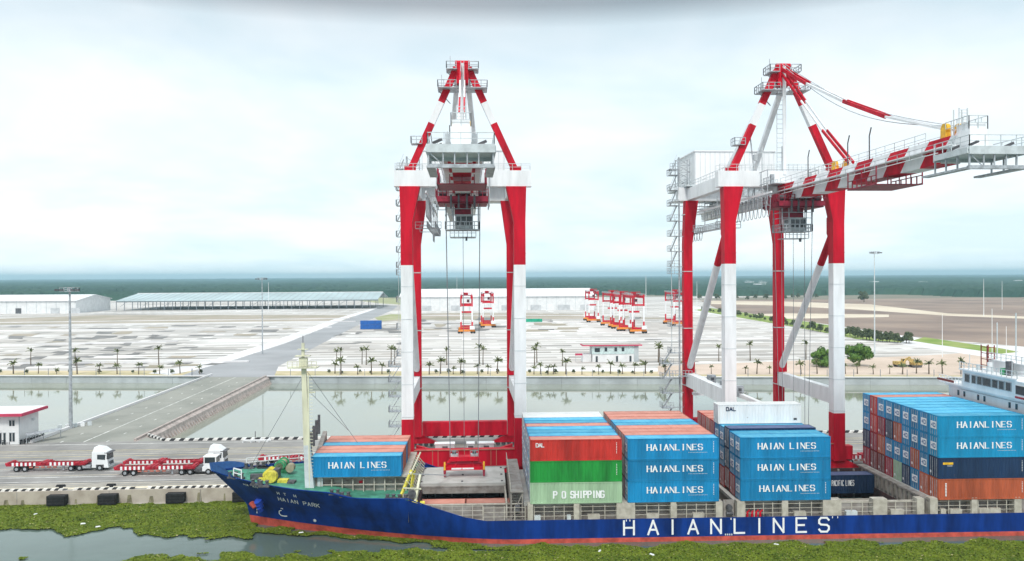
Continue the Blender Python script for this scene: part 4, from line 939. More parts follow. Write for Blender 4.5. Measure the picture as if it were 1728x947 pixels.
def tree_proto(r, h, n, m_, seed, trunk=1.4, ls=.35):
    rg = random.Random(seed); r_ = empty('round_tree', (0, 0, 0), 0, 'x', 'tree')
    b = MB(); b.tube((0, 0, 0), (0, 0, trunk+h*.3), r*.09, TRUNK, r1=r*.04, n=8)
    for k in range(6):
        a = k*1.05; b.tube((0, 0, trunk*.8), (math.cos(a)*r*.55, math.sin(a)*r*.55, trunk+h*.5), r*.04, TRUNK, r1=r*.015, n=5)
    b.build('trunk', r_)
    b = MB(); cl = [(Vector((rg.gauss(0, .42)*r, rg.gauss(0, .42)*r, trunk+h*rg.uniform(.15, .85))), r*rg.uniform(.22, .42)) for _ in range(26)]
    for k in range(n):
        c, cr = rg.choice(cl); d = Vector((rg.gauss(0, 1), rg.gauss(0, 1), rg.gauss(0, .8))).normalized(); p = c+d*cr*rg.uniform(.75, 1.05)
        u = Vector((rg.gauss(0, 1), rg.gauss(0, 1), rg.gauss(0, 1))).normalized(); v = (u.cross(d)+d*.2).normalized(); u = v.cross(d).normalized(); s_ = ls*rg.uniform(.6, 1.3)
        b.poly([p-u*s_, p-v*s_*.6, p+u*s_, p+v*s_*.6], m_)
    b.build('crown', r_)
    return r_
t1 = tree_proto(3.0, 5.2, 4200, LEAF, 5, .5, .34); p = gp(1387, 619); place(t1, (p.x, p.y, QZ), 0, 'round dense green tree just left of the right crane front leg', s=1.2)
t2 = tree_proto(4.0, 5.6, 5200, LEAF, 6, 1.4, .36); p = gp(1450, 618); place(t2, (p.x, p.y, QZ), 1, 'wider green spreading tree just right of the right crane front leg', s=1.1)
hb = tree_proto(1.9, 3.2, 700, LEAFD, 8, .9, .34); k = 0
random.seed(11)
def row(pts, n, lab, grp, smin, smax, proto, first):
    for i in range(n):
        t = (i+random.uniform(-.3, .3))/(n-1)*(len(pts)-1); t = max(0, min(len(pts)-1.001, t)); j = int(t); f = t-j
        px = pts[j][0]+(pts[j+1][0]-pts[j][0])*f; py = pts[j][1]+(pts[j+1][1]-pts[j][1])*f+random.uniform(-1.2, 1.2)
        o = proto if (first and i == 0) else copy_tree(proto); p = gp(px, py); wh = 'behind the right crane' if px < 1330 else 'between its right legs' if px < 1412 else 'right of the right crane'
        if not lab.endswith(', '): place(o, (p.x, p.y, QZ), random.uniform(0, 6), lab, grp, random.uniform(smin, smax))
        else: place(o, (p.x, p.y, QZ), random.uniform(0, 6), lab+wh, grp+wh, random.uniform(smin, smax))
row([(1186, 524), (1240, 531), (1300, 543), (1350, 553), (1420, 566), (1480, 576), (1535, 580)], 52, 'small dark bushy tree along the curving road, ', 'trees along the curving road, ', .5, 1.45, hb, True)
row([(1180, 506), (1300, 505), (1380, 503)], 16, 'small dark tree in the distant line at the far edge of the yard', 'trees at the far edge of the yard', 1.3, 2.0, hb, False)
row([(0, 630), (340, 630)], 9, 'low dark shrub between the palms left of the causeway', 'low shrubs between the palms', .25, .4, hb, False)
row([(550, 630), (1100, 631)], 22, 'low dark shrub between the palms right of the causeway', 'low shrubs between the palms', .25, .42, hb, False)
bush = copy_tree(hb); p = gp(1458, 510); place(bush, (p.x, p.y, QZ), 0, 'lone pale bush on the edge of the bare field', 'x', 3.2); del bush['group']
# excavators / yellow machinery behind the wall
DUSTY = mat('dusty_yellow', (.50, .36, .13), .8, var=.3, scale=1.5)
def excavator():
    r_ = empty('excavator', (0, 0, 0), 0, 'x', 'excavator')
    for y in (-1.1, 1.1): b = MB(); b.hexa([(-1.6, y-.3, 0), (1.6, y-.3, 0), (1.6, y+.3, 0), (-1.6, y+.3, 0), (-2, y-.3, .8), (2, y-.3, .8), (2, y+.3, .8), (-2, y+.3, .8)], DGREY); b.build('track', r_)
    b = MB(); b.box(-2.2, 1.4, -1.2, 1.2, .85, 2.0, DUSTY); b.build('body', r_)
    b = MB(); b.box(.2, 1.5, -1.15, -.1, 2.0, 2.9, DUSTY); b.box(.3, 1.52, -1.18, -1.15, 2.1, 2.8, GLASS); b.build('cab', r_)
    b = MB(); b.beam((1.3, .3, 1.6), (3.6, .3, 3.4), .4, .5, DUSTY); b.beam((3.6, .3, 3.4), (5.2, .3, 1.2), .3, .4, DUSTY); b.build('arm', r_)
    b = MB(); b.box(4.8, 5.8, -.2, .8, .3, 1.2, DGREY); b.build('bucket', r_)
    return r_
ex = excavator()
for i, (px, py, rz, lab) in enumerate(((1519, 619, 0, 'dusty yellow excavator, left of the two parked behind the pond wall'), (1544, 620, 3.3, 'dusty yellow excavator, right of the two parked behind the pond wall'))):
    o = ex if i == 0 else copy_tree(ex); p = gp(px, py); place(o, (p.x, p.y, QZ), rz, lab)
# fence posts along the wall top on the right
fp = MB(); fp.beam((0, 0, 0), (0, 0, 2.6), .14, .14, STEEL); fo = fp.build('fence_post'); tag(fo, 'thin dark upright post on top of the far pond wall', 'post', 'posts along the far pond wall')
for i in range(44):
    o = fo if i == 0 else fo.copy()
    if i: col.objects.link(o)
    x = -150+i*8.3
    if cl1.x-2 < x < cr1.x+2: x = cl1.x-6
    o.location = (x, wall_y(x)+.9, QZ); px_ = 795+x*1400/272; o['label'] = 'thin dark post on the far pond wall, '+where(px_); o['group'] = 'posts on the far pond wall, '+where(px_)
# distant sheds in the wood
b0 = MB(); b0.box(-14, 14, 0, 12, 0, 6.0, BWALL); b0.hexa([(-15, -1, 6), (15, -1, 6), (15, 13, 6), (-15, 13, 6), (-15, 5.5, 8.5), (15, 5.5, 8.5), (15, 6.5, 8.5), (-15, 6.5, 8.5)], ROOFW)
h0 = b0.build('distant_shed'); tag(h0, 'tiny pale shed far off in the dark woodland', 'shed', 'far sheds in the woodland'); random.seed(5)
for i in range(30):
    o = h0 if i == 0 else h0.copy()
    if i: col.objects.link(o)
    px = random.choice((random.uniform(0, 130), random.uniform(1440, 1560), random.uniform(1680, 1760), random.uniform(1240, 1290))); D = random.uniform(1900, 4200)
    q = cam_pt(px, D, QZ+6.5); o.location = q; o.rotation_euler = (0, 0, random.uniform(-.5, .5)); s = random.uniform(.5, 1.0); o.scale = (s, s, s*.5)
b = MB(); b.box(0, 160, 0, 30, 0, 7, mat('blue_shed', (.12, .30, .50), .6)); b.box(30, 70, -2, 0, 0, 7.3, BWALL); b.box(110, 150, -2, 0, 0, 7.3, BWALL); o = b.build('distant_factory'); o.location = cam_pt(1632, 1240, QZ); tag(o, 'long low blue and white factory roof beyond the bare field', 'factory')
# ================================================================== SHIP
SROT = -.02
SHIP = empty('container_ship', (6.0, 109.14, 0), SROT, 'long dark blue container ship moored along the quay with red waterline', 'ship')
cS, sS = math.cos(SROT), math.sin(SROT)
def sw(u, v, z): return Vector((6.0+u*cS-v*sS, 109.14+u*sS+v*cS, z))
CV = 11.1
def zdeck(u):
    if u < -25: return 6.9+.75*max(0, (-25-u)/17.7)**1.3
    if u < -20.5: t = (u+25)/4.5; t = t*t*(3-2*t); return 6.9-.75*t
    if u < -13.8: return 6.15
    if u < -5.0: t = (u+13.8)/8.8; return 6.15-3.05*(t**.92)
    return 3.1
def stem(z):
    if z <= 2.9: return -37.3-.2*z
    return -37.88-(z-2.9)*1.03
def halfb(z, u):
    t = min(1, max(0, z/7.0)); d = u-stem(z)
    if d <= 0: return 0.02
    L = 38+(27-38)*t; p = 1.5+.85*t
    return CV*(1-(1-min(d/L, 1))**p)*1.0 + .02
b = MB(); us = []
s_ = 0.0
NS = 46
tt = [(-.6, None), (0, None), ('w', None)]+[(i/9, 'f') for i in range(0, 10)]
def hull_col(f):     # f in 0..1 along the length
    pts = []
    for a, kd in tt:
        if a == 'w': z = None
        u_end = 100.0
        ff = f**2.0
        for it in range(3):
            pass
        # z of this row depends on u, u depends on stem(z): iterate
        zz_ = 1.0; u = 0
        for it in range(6):
            u = stem(max(zz_, -.5))+(u_end-stem(max(zz_, -.5)))*ff
            zw = .6+.65*max(0, min(1, -u/37)) if u < 0 else .6
            if kd == 'f': zz_ = zw+(zdeck(u)-zw)*a
            elif a == 'w': zz_ = zw
            else: zz_ = a
        pts.append((u, halfb(zz_, u), zz_))
    return pts
cols = [hull_col(i/NS) for i in range(NS+1)]; nr = len(tt)
for side in (-1, 1):
    base = len(b.v)
    for c in cols:
        for (u, h, z) in c: b.v.append((u, CV+side*h, z))
    for i in range(NS):
        for j in range(nr-1):
            q = (base+i*nr+j, base+(i+1)*nr+j, base+(i+1)*nr+j+1, base+i*nr+j+1)
            if j == 2: continue
            b.f.append(q if side < 0 else q[::-1]); b.m.append(b.mi(HULLR if j < 2 else HULLB))
b.build('hull', SHIP, smooth=True)
def hullpt(u, z, off): return (u, CV-halfb(z, u)-off*1.0-.05, z)
b = MB()      # anchor pocket and anchor
for k in range(3): b.tube((-35.6+.1*k, CV-halfb(4.2, -35.6)-.25, 4.0-.5*k), (-35.4+.1*k, CV-halfb(3.6, -35.4)-.35, 3.5-.5*k), .6-.12*k, mat('anchor_blue', (.02, .07, .45), .5), n=10)
b.build('anchor', SHIP)
b = MB(); b.tube((-36.9, CV-halfb(2.9, -36.9)-.35, 3.3), (-36.4, CV-halfb(2.6, -36.4)-.45, 2.6), .5, HULLR, r1=.3, n=8); b.build('anchor_fluke', SHIP)
# writing on the side
ctr = [1059, 1100, 1133, 1168, 1207, 1247, 1281, 1314, 1353, 1392]
for ch, px in zip('HAIANLINES', ctr):
    u = (px-864)/12.70; b = MB(); letters(b, strokes(ch, u-.66, .98, 1.85, 1.32, 2, .26), WPAINT, lambda x, z, e: (x, -.03-e, z)); b.build('hull_letter', SHIP)
b = MB()
def pxu(px): return (px-864)/12.3
letters(b, strokes('HAIAN PARK', -32.15, 4.55, .62, .42, .63, .11), WPAINT, lambda x, z, e: hullpt(x, z-(x+32.1)*.06, e))
letters(b, strokes('H T  H', -32.0, 5.75, .42, .3, .5, .1), WPAINT, lambda x, z, e: hullpt(x, z-(x+32)*.05, e))
letters(b, strokes('HA AN', -37.3, 6.15, .3, .3, .5, .07), WPAINT, lambda x, z, e: hullpt(x, z-(x+32)*.05, e))
for q in ([(-32.6, 2.55), (-32.6, 2.1), (-32.3, 1.85), (-31.8, 1.85)], [(-32.6, 2.55), (-32.2, 2.7)], [(-32.3, 2.95), (-32.0, 3.1)], [(-32.0, 3.1), (-31.9, 2.85)], [(-31.8, 1.85), (-31.4, 1.9)]):
    for (x0, z0), (x1, z1) in zip(q, q[1:]):
        d = Vector((x1-x0, z1-z0)).normalized(); n_ = Vector((-d.y, d.x))*.07
        b.poly([hullpt(x0-n_.x, z0-n_.y, 0), hullpt(x1-n_.x, z1-n_.y, .0), hullpt(x1+n_.x, z1+n_.y, 0), hullpt(x0+n_.x, z0+n_.y, 0)], WPAINT)
for a in range(4):
    th = a*math.pi/4
    x0, z0, x1, z1 = -27.2-math.cos(th)*.25, 1.75-math.sin(th)*.25, -27.2+math.cos(th)*.25, 1.75+math.sin(th)*.25
    n_ = Vector((-(z1-z0), x1-x0)).normalized()*.045
    b.poly([hullpt(x0-n_.x, z0-n_.y, .003*a), hullpt(x1-n_.x, z1-n_.y, .003*a), hullpt(x1+n_.x, z1+n_.y, .003*a), hullpt(x0+n_.x, z0+n_.y, .003*a)], WPAINT)
for k in range(5): letters(b, strokes('I', -36.35+.01*k, 1.7+.42*k, .2, .2, 1, .1), WPAINT, lambda x, z, e: hullpt(x, z, e))
for k in range(4): u = 28.2+k*.28; b.poly([(u, -.04, .68), (u+.16, -.04, .68), (u+.16, -.04, .92), (u, -.04, .92)], PGREY)
for px in (1054, 1060, 1232, 1406, 1415): u = (px-864)/12.7; b.poly([(u, -.04, 2.75), (u+.1, -.04, 2.75), (u+.1, -.04, 3.02), (u, -.04, 3.02)], WPAINT)
b.build('bow_lettering', SHIP)
# forecastle deck (green)
def zdk(u): return zdeck(u)-.22
b = MB(); prev = None; zf = 5.93; zw_ = 6.68
for i in range(40):
    u = -42.6+i*(28.8/39); zq = zdk(u); h = max(.05, halfb(zdeck(u), u)-.14)
    if prev: b.poly([(prev[0], CV-prev[1], prev[2]), (u, CV-h, zq), (u, CV+h, zq), (prev[0], CV+prev[1], prev[2])], DECKG)
    prev = (u, h, zq)
b.poly([(-13.8, .3, 2.9), (-13.8, 21.9, 2.9), (-13.8, 21.9, zf), (-13.8, .3, zf)], CREAM)
b.build('forecastle_deck', SHIP)
b = MB()   # bulwark cap and inner bulwark plating
for side in (-1, 1):
    for i in range(60):
        u0 = -42.9+i*.62; u1 = u0+.62
        if u1 > -5: break
        z0, z1 = zdeck(u0), zdeck(u1); h0, h1 = halfb(z0, u0)+.03, halfb(z1, u1)+.03
        b.hexa([(u0, CV+side*h0, z0-.05), (u1, CV+side*h1, z1-.05), (u1, CV+side*max(0, h1-.22), z1-.05), (u0, CV+side*max(0, h0-.22), z0-.05), (u0, CV+side*h0, z0+.05), (u1, CV+side*h1, z1+.05), (u1, CV+side*max(0, h1-.22), z1+.05), (u0, CV+side*max(0, h0-.22), z0+.05)], HULLB)
b.build('bulwark_cap', SHIP)
b = MB()   # raised blue bulwark at the stem
for side in (-1, 1):
    for i in range(10):
        u0 = -43.0+i*.5; u1 = u0+.5; z0, z1 = zdeck(u0), zdeck(u1); h0, h1 = halfb(z0, u0), halfb(z1, u1); hh = lambda k: 1.15*(1-(k/10)**3)
        b.poly([(u0, CV+side*h0, z0), (u1, CV+side*h1, z1), (u1-.2, CV+side*h1*1.05, z1+hh(i+1)), (u0-.2, CV+side*h0*1.05, z0+hh(i))], mat('bulwark_blue', (.03, .10, .30), .5))
b.build('bow_bulwark', SHIP)
b = MB()   # forecastle railings
for side in (-1, 1):
    pp = []
    for i in range(14):
        u = -38.8+i*1.35
        if side < 0 and i > 1: continue
        z = zdeck(u); pp.append((u, CV+side*(halfb(z, u)-.15), z))
    if len(pp) > 1: b.rail(pp, SHIPW, h=1.25, post=1.3, r=.065)
b.build('railing', SHIP)
def sub(name, fn, parent=SHIP): bb = MB(); fn(bb); return bb.build(name, parent)
# foremast
def f(b):
    u, v = -28.35, 4.6; z0 = zf
    b.frustum(u+.9, v, 1.25, 1.0, z0, u+.45, v, .8, .75, 12.5, PGREY); b.frustum(u+.45, v, .8, .75, 12.5, u+.1, v, .6, .55, 23.0, MASTY)
    b.tube((u+.85, v-.4, z0), (u+.75, v-.4, 22), .1, MASTY, n=6)
    b.box(u-1.9, u+2.0, v-1.0, v+1.0, 23.0, 23.15, MASTY); b.tube((u, v, 23.15), (u, v, 26.4), .22, MASTY, n=8); b.box(u-1.0, u+1.0, v-.6, v+.6, 24.6, 24.7, MASTY); b.box(u-.5, u+.6, v-.3, v+.3, 23.2, 24.4, MASTY)
    b.box(u-.7, u+.7, v-.4, v+.4, 25.5, 25.58, MASTY); b.beam((u, v, 26.3), (u, v, 27.4), .08, .08, DGREY)
    b.rail([(u-1.9, v-1, 23.15), (u+2, v-1, 23.15)], MASTY, h=.8, post=.6); b.box(u+.6, u+1.6, v-.1, v+.1, 19.6, 19.75, MASTY)
    for k in range(34): b.box(u+.95, u+1.35, v-.45, v-.4, 7+k*.45, 7.06+k*.45, MASTY)
sub('foremast', f)
def f(b):
    for a, c in (((-27.8, 4.6, 22.5), (-21.5, 15, 9)), ((-27.8, 4.6, 20), (-24.5, 18, 12)), ((-28, 4.6, 22.5), (-38, 11, 7))): b.tube(a, c, .035, ROPE, n=4)
sub('mast_stays', f)
def f(b):      # wave breaker / mast house left of the bow stack
    b.hexa([(-27.6, 5.2, zf), (-26.6, 5.2, zf), (-27.8, 18.5, zf), (-29.0, 18.5, zf), (-27.3, 5.2, 10.2), (-26.6, 5.2, 10.2), (-27.8, 18.5, 11.8), (-28.4, 18.5, 11.8)], CGREY)
    b.box(-27.7, -27.4, 5.6, 5.9, zf, 11.2, DGREY); b.box(-26.6, -25.9, 5.0, 5.5, zf, 8.0, PGREY)
    for k in range(4): b.box(-28.9+.2*k, -28.6+.2*k, 17-3*k, 17.5-3*k, 11.6-.3*k, 14.5-.3*k, DGREY)
sub('breakwater', f)
def raise_(o): o.location.z = .8; return o
# windlass, green and yellow machinery
def f(b):
    b.tube((-34.0, 7.5, 6.9), (-34.0, 10.0, 6.9), .5, GEARY, n=14)
    for yy in (7.6, 8.6, 9.8): b.tube((-34.0, yy, 6.9), (-34.0, yy+.16, 6.9), .72, GEARY, n=16)
    b.box(-33.4, -32.6, 8.0, 9.4, 6.4, 7.6, DGREY); b.box(-35.2, -32.8, 7.2, 10.2, zf, 6.6, GEARY)
    b.tube((-33.2, 6.0, 7.0), (-33.2, 7.0, 7.0), .8, GEARY, n=12); b.box(-36.5, -34.6, 7.8, 8.4, 6.2, 7.0, DGREY); b.box(-32.4, -31.0, 6.4, 7.6, zf, 6.5, GEARY); b.box(-31, -30, 6, 7.5, zf, 6.3, DGREY)
raise_(sub('windlass', f))
def f(b):
    b.tube((-33.6, 12.5, 7.0), (-33.6, 15.5, 7.0), .55, mat('rope_coil', (.40, .36, .25), .9), n=14)
    for yy in (12.5, 13.6, 15.3): b.tube((-33.6, yy, 7.0), (-33.6, yy+.16, 7.0), .78, GEARG, n=16); b.box(-35, -32.4, 12, 16, zf, 6.7, GEARG); b.box(-36.8, -35, 12.4, 13, 6.3, 7, DGREY)
    b.tube((-31.8, 11.2, 7.0), (-31.8, 12.4, 7.0), .6, mat('rope_drum', (.34, .31, .22), .9), n=14)
raise_(sub('windlass', f))
def f(b):
    for k in range(7):
        x = -37.0+k*.5; b.tube((x, 9.3-.2*k, 6.1), (x+.45, 9.1-.2*k, 6.2+.05*k), .14, DGREY, n=6)
    b.box(-37.6, -36.2, 8.4, 9.4, zf, 6.2, DGREY)
raise_(sub('anchor_chain', f))
def f(b): b.box(-37.3, -35.3, 10.2, 12.0, zf, 6.7, mat('deck_locker', (.12, .42, .28), .6)); b.box(-37.4, -35.2, 10.1, 12.1, 6.7, 6.8, DECKG)
raise_(sub('deck_locker', f))
for (u, v, w) in ((-39.0, 8.3, .9), (-38.1, 8.0, .8), (-38.4, 14.0, .8), (-37.0, 15.2, .8), (-23.6, 1.35, .6), (-22.2, 1.3, .6), (-34.9, 4.9, .8), (-33.6, 4.1, .9), (-14.6, .8, .5), (-16.2, 1.0, .5)):
    bl = MB(); bl.box(u-.75, u+.75, v-.35, v+.35, zf, zf+.2, DGREY)
    w *= .62
    for s2 in (-.4, .4): bl.tube((u+s2, v, zf+.2), (u+s2, v, zf+.2+w), .22, DGREY, n=10)
    for s2 in (-.4, .4): bl.tube((u+s2, v, zf+.2+w), (u+s2, v, zf+.3+w), .29, DGREY, n=10)
    o_ = bl.build('bollard', SHIP); o_.location.z = zdk(u)-zf
# forward coaming under the bow stack
def f(b):
    b.box(-26.4, -14.4, 5.6, 20.2, zf, 8.0, CGREY)
    for k in range(9): x = -26.2+k*1.45; b.box(x, x+.14, 5.0, 5.6, zf, 7.7, CREAM)
    b.box(-26.3, -14.4, 5.1, 5.25, 6.8, 6.92, CREAM); b.box(-26.6, -14.2, 4.9, 20.2, 7.85, 8.08, CREAM)
    for k in range(6): x = -25+k*2; b.box(x, x+.5, 5.4, 5.58, 7.0, 7.3, RED if k == 2 else CGREY)
sub('hatch_coaming', f)
# main deck strips + coamings
def f(b):
    b.hexa([(-13.8, 1.5, 2.6), (-4, .25, 2.6), (-4, 1.7, 2.6), (-13.8, 1.7, 2.6), (-13.8, 1.5, 2.9), (-4, .25, 2.9), (-4, 1.7, 2.9), (-13.8, 1.7, 2.9)], CGREY); b.box(-4, 96, .1, 1.7, 2.6, 2.9, mat('side_deck', (.22, .20, .19), .8)); b.box(-13.8, 96, 20.5, 22.1, 2.6, 2.9, CGREY)
    for (a, c) in ((-13.8, -12.9), (.2, 1.6), (27.9, 29.9), (42.4, 43.4), (56.4, 96)): b.box(a, c, 1.72, 20.48, 2.6, 2.9, CGREY)
sub('main_deck', f)
bays = [(1.6, 27.9), (29.9, 42.4)]
def f(b):
    for (a, c) in bays:
        b.box(a, c, 1.7, 1.9, 2.9, 4.55, CGREY); b.box(a, c, 20.3, 20.5, 2.9, 4.55, CGREY); b.box(a, a+.2, 1.9, 20.3, 2.9, 4.55, CGREY); b.box(c-.2, c, 1.9, 20.3, 2.9, 4.55, CGREY)
        b.box(a-.1, c+.1, 1.6, 20.6, 4.56, 5.0, HATCH)
    b.box(57.0, 96, 1.7, 1.9, 2.9, 4.5, CGREY); b.box(57.0, 96, 1.6, 20.6, 4.5, 4.9, HATCH)
    # ribbed transverse coaming in front of the aft stack, visible down into the open hatch
    b.box(56.4, 56.6, .9, 21.5, 1.2, 4.6, CREAM); b.box(56.1, 57.2, .5, 21.9, 4.6, 4.85, CGREY); b.box(56.35, 56.5, .8, 21.6, 3.9, 4.05, CREAM)
    for k in range(16): v = 1.2+k*1.33; b.box(56.15, 56.4, v, v+.25, 1.2, 4.55, CGREY)
sub('hatch_coaming', f)
# side supports and pillars
def pil(b, px, w, m_=CREAM): u = (px-864)/12.7; b.box(u-w/2, u+w/2, .08, 1.3, 2.9, 5.18, m_)
PX = [(893, .7), (971, .75), (1054, 2.45), (1135, .75), (1213, .9), (1250, 1.0), (1326, .8), (1407, 2.5), (1490, 1.9), (1560, 1.0), (1583, 1.0), (1654, .8), (1730, 1.0), (1800, .8)]
for px, w in PX:
    b = MB(); pil(b, px, w); b.build('container_support', SHIP)
for (a, c) in ((-10.8, -4), (-3.9, 1.6), (2.8, 8.1), (9, 13.8), (16.2, 21), (21.8, 27.1), (31, 36), (36.8, 41.6), (44, 48.4), (50, 54.4), (57.2, 61.8), (62.8, 68)):
    b = MB(); dv = 1.0 if a < -10 else .35 if a < -3.95 else 0
    for z in (3.5, 4.1, 4.7): b.box(a, c, .25+dv, .31+dv, z, z+.06, CREAM)
    n = int((c-a)/1.25)
    for i in range(n+1): x = a+(c-a)*i/n; b.box(x-.05, x+.05, .24+dv, .34+dv, 2.9, 4.9, CREAM)
    b.build('side_railing', SHIP)
random.seed(21)
for px, w, hh in ((905, .8, .7), (958, .5, .7), (1000, 1.6, .75), (1100, 1.6, .75), (1178, 1.5, .75), (1352, 1.6, .75), (1441, 1.5, .7), (1520, 1.8, .8), (1600, .7, .8), (1622, 1.6, .75), (1672, 1.5, .8), (1690, 1.6, .8)):
    b = MB(); u = (px-864)/12.7; b.box(u-w/2, u+w/2, .1, .8, 2.9, 2.9+hh, CREAM if hh > .72 else PGREY); b.build('deck_locker', SHIP)
b = MB()
for px in (1262, 1270, 1277, 1284): u = (px-864)/12.7; b.tube((u, .35, 2.95), (u, .35, 3.6), .16, RED, n=8); b.tube((u, .55, 3.5), (u+.4, .5, 3.9), .12, RED, n=6)
for px in (1290, 1296): u = (px-864)/12.7; b.box(u-.2, u+.2, .2, .6, 2.9, 3.3, DGREY)
b.build('red_fittings', SHIP)
for u in (27.9+1.1, 56.8+.6):
    b = MB(); b.tube((u, .5, 4.2), (u, .9, 4.2), .42, DGREY, n=14); b.tube((u-.4, .7, 3.4), (u+.5, .7, 3.4), .25, DGREY, n=8); b.box(u-.7, u+.7, 1.0, 1.3, 2.9, 5.1, CGREY); b.build('hose_reel', SHIP)
# holds
def hold(u0, u1, zb, v0=1.9, name='hold'):
    b = MB(); v1 = 20.3
    b.box(u0, u1, v0, v1, zb-.3, zb, HOLD); b.box(u0, u1, v1, v1+.2, zb, 4.6, HOLD); b.box(u0, u1, v0-.2, v0-.003, zb, 4.39, CGREY)
    b.box(u0-.2, u0, v0, v1, zb, 4.6, HOLD); b.box(u1, u1+.2, v0, v1, zb, 2.6, HOLD)
    for k in range(5): x = u0+(u1-u0)*(k+.5)/5; b.box(x-.12, x+.12, v1-.3, v1, zb, 4.5, CGREY)
    b.box(u0-.3, u1+.3, v0-.35, v0+.05, 4.4, 4.55, CREAM)
    b.build(name, SHIP)
hold(-12.7, .1, 1.0, 3.2); hold(43.6, 56.0, -5)
def f(b):      # hatch cover slab over the far half of the bow hold
    b.box(-13.4, -.7, 10.6, 20.6, 4.95, 5.5, HATCH); b.box(-13.45, -.65, 10.55, 10.62, 4.9, 5.1, CGREY)
    for x in (-12.9, -7.0, -1.2):
        for v in (11.5, 15.5, 19.8): b.box(x-.15, x+.15, v-.15, v+.15, 5.5, 5.62, DGREY)
    b.box(-13.3, -.8, 10.62, 10.9, 4.0, 4.9, CGREY)
sub('hatch_cover', f)
def f(b):      # lashing bridge right of the open hatch
    for v in [1.2+1.35*k for k in range(15)]:
        b.beam((-.2, v, 2.9), (-.2, v, 6.6), .16, .16, CGREY); b.beam((1.3, v, 2.9), (1.3, v, 6.6), .16, .16, CGREY); b.beam((-.2, v, 3), (1.3, v, 6.4), .12, .12, CGREY); b.beam((-.2, v, 5.0), (1.3, v, 5.0), .1, .1, CREAM)
    b.box(-.3, 1.4, .9, 20.8, 6.55, 6.65, CGREY); b.rail([(-.3, .9, 6.65), (-.3, 20.8, 6.65)], CREAM, h=1, post=1.4)
    b.box(-.9, -.7, 1.9, 10.6, 2.6, 4.95, CREAM)
    b.tube((.3, .9, 4.3), (.9, .9, 4.3), .6, DGREY, n=14)
sub('lashing_bridge', f)
def f(b):      # yellow lashing gear / ladder frame left of the hatch
    for v in [2.2+1.5*k for k in range(12)]:
        b.beam((-13.8, v, 5.8), (-13.4, v, 9.2-.12*v), .18, .18, GEARY if v < 8 else CREAM); b.beam((-14.2, v, 8.0), (-13.0, v+1.2, 6.2), .12, .12, MASTY)
    b.beam((-13.6, 1.9, 9.0), (-13.6, 19, 8.2), .2, .2, MASTY); b.beam((-15.0, 1.2, 5.9), (-13.6, 3.2, 9.2), .3, .3, GEARY); b.beam((-13.0, 1.0, 5.3), (-12.4, 3.0, 8.6), .3, .3, MASTY)
    b.beam((-14.6, 1.6, 7.2), (-12.2, 1.8, 7.0), .16, .16, MASTY); b.beam((-13.9, 2.0, 9.0), (-9.0, 12.5, 6.2), .14, .14, PGREY)
    for (u, v, z, s) in ((-14.2, 1.3, 6.0, .8), (-13.0, 1.2, 5.2, .7), (-12.0, 1.1, 5.2, .6), (-13.6, 2.2, 6.6, .7)): b.tube((u-s/2, v, z), (u+s/2, v, z), s*.6, GEARY if u > -13.5 else CGREY, n=10)
    b.box(-14.0, -13.0, 2.4, 20, 2.9, 5.7, CGREY); b.tube((-13.4, .9, 6.5), (-13.4, 1.4, 6.5), .55, DGREY, n=12)
sub('lashing_gear', f)
# superstructure
def vpx(px): return 98050.0/(px-864)-111.75
def f(b):
    b.box(70.9, 86, .6, 20.6, 2.9, 15.2, SHIPW); b.box(70.6, 86, .4, 20.9, 15.2, 17.7, SHIPW)
    b.box(70.2, 86, .2, 21.2, 17.7, 17.9, SHIPW); b.box(70.1, 86, 2.9, 16.3, 17.9, 20.55, SHIPW); b.box(69.7, 86, 2.6, 16.6, 20.55, 20.75, SHIPW)
    b.box(70.5, 70.6, 1.5, 17.5, 17.35, 17.42, GALV)
    b.box(72.5, 80, 4.5, 13.5, 20.75, 22.4, SHIPW); b.box(72.2, 80, 4.2, 13.8, 22.4, 22.5, SHIPW)
sub('superstructure', f)
for a, c in ((1634, 1641.5), (1645, 1652), (1654, 1661.5), (1663, 1676), (1678, 1687), (1689, 1697), (1699.5, 1708)):
    v1, v0 = vpx(a), vpx(c)
    b = MB(); b.box(70.03, 70.1, v0, v1, 18.85, 19.98, GLASS); wn = b.build('bridge_window', SHIP)
    b = MB(); b.box(69.99, 70.1, v0-.08, v1+.08, 19.98, 20.06, GALV); b.box(69.99, 70.1, v0-.08, v1+.08, 18.77, 18.85, GALV); b.box(69.99, 70.1, v0-.08, v0, 18.85, 19.98, GALV); b.build('window_frame', wn)
for px in (1618.5, 1628, 1650, 1660, 1700, 1711):
    v = vpx(px); b = MB(); b.box(70.54, 70.6, v-.22, v+.22, 16.35, 17.15, GLASS); b.build('porthole', SHIP)
b = MB(); b.box(69.6, 72.6, -1.2, 2.58, 17.92, 18.15, SHIPW); b.box(69.5, 69.6, -1.2, 2.58, 17.92, 20.4, SHIPW); b.box(69.45, 72.6, -1.3, 2.58, 20.4, 20.55, SHIPW); b.box(69.44, 69.5, -1.2, 2.5, 18.75, 19.95, GLASS); b.box(69.4, 69.5, -1.3, 2.58, 18.2, 18.45, CCRI); b.build('bridge_wing', SHIP)
b = MB(); b.box(70.0, 73, 16.32, 22.8, 17.92, 18.1, SHIPW); b.box(69.98, 70.06, 18.5, 23.2, 18.2, 18.55, CBRN); b.rail([(70.1, 16.4, 18.1), (70.1, 22.8, 18.1)], SHIPW, h=1.0, post=.8, r=.04); b.build('bridge_wing', SHIP)
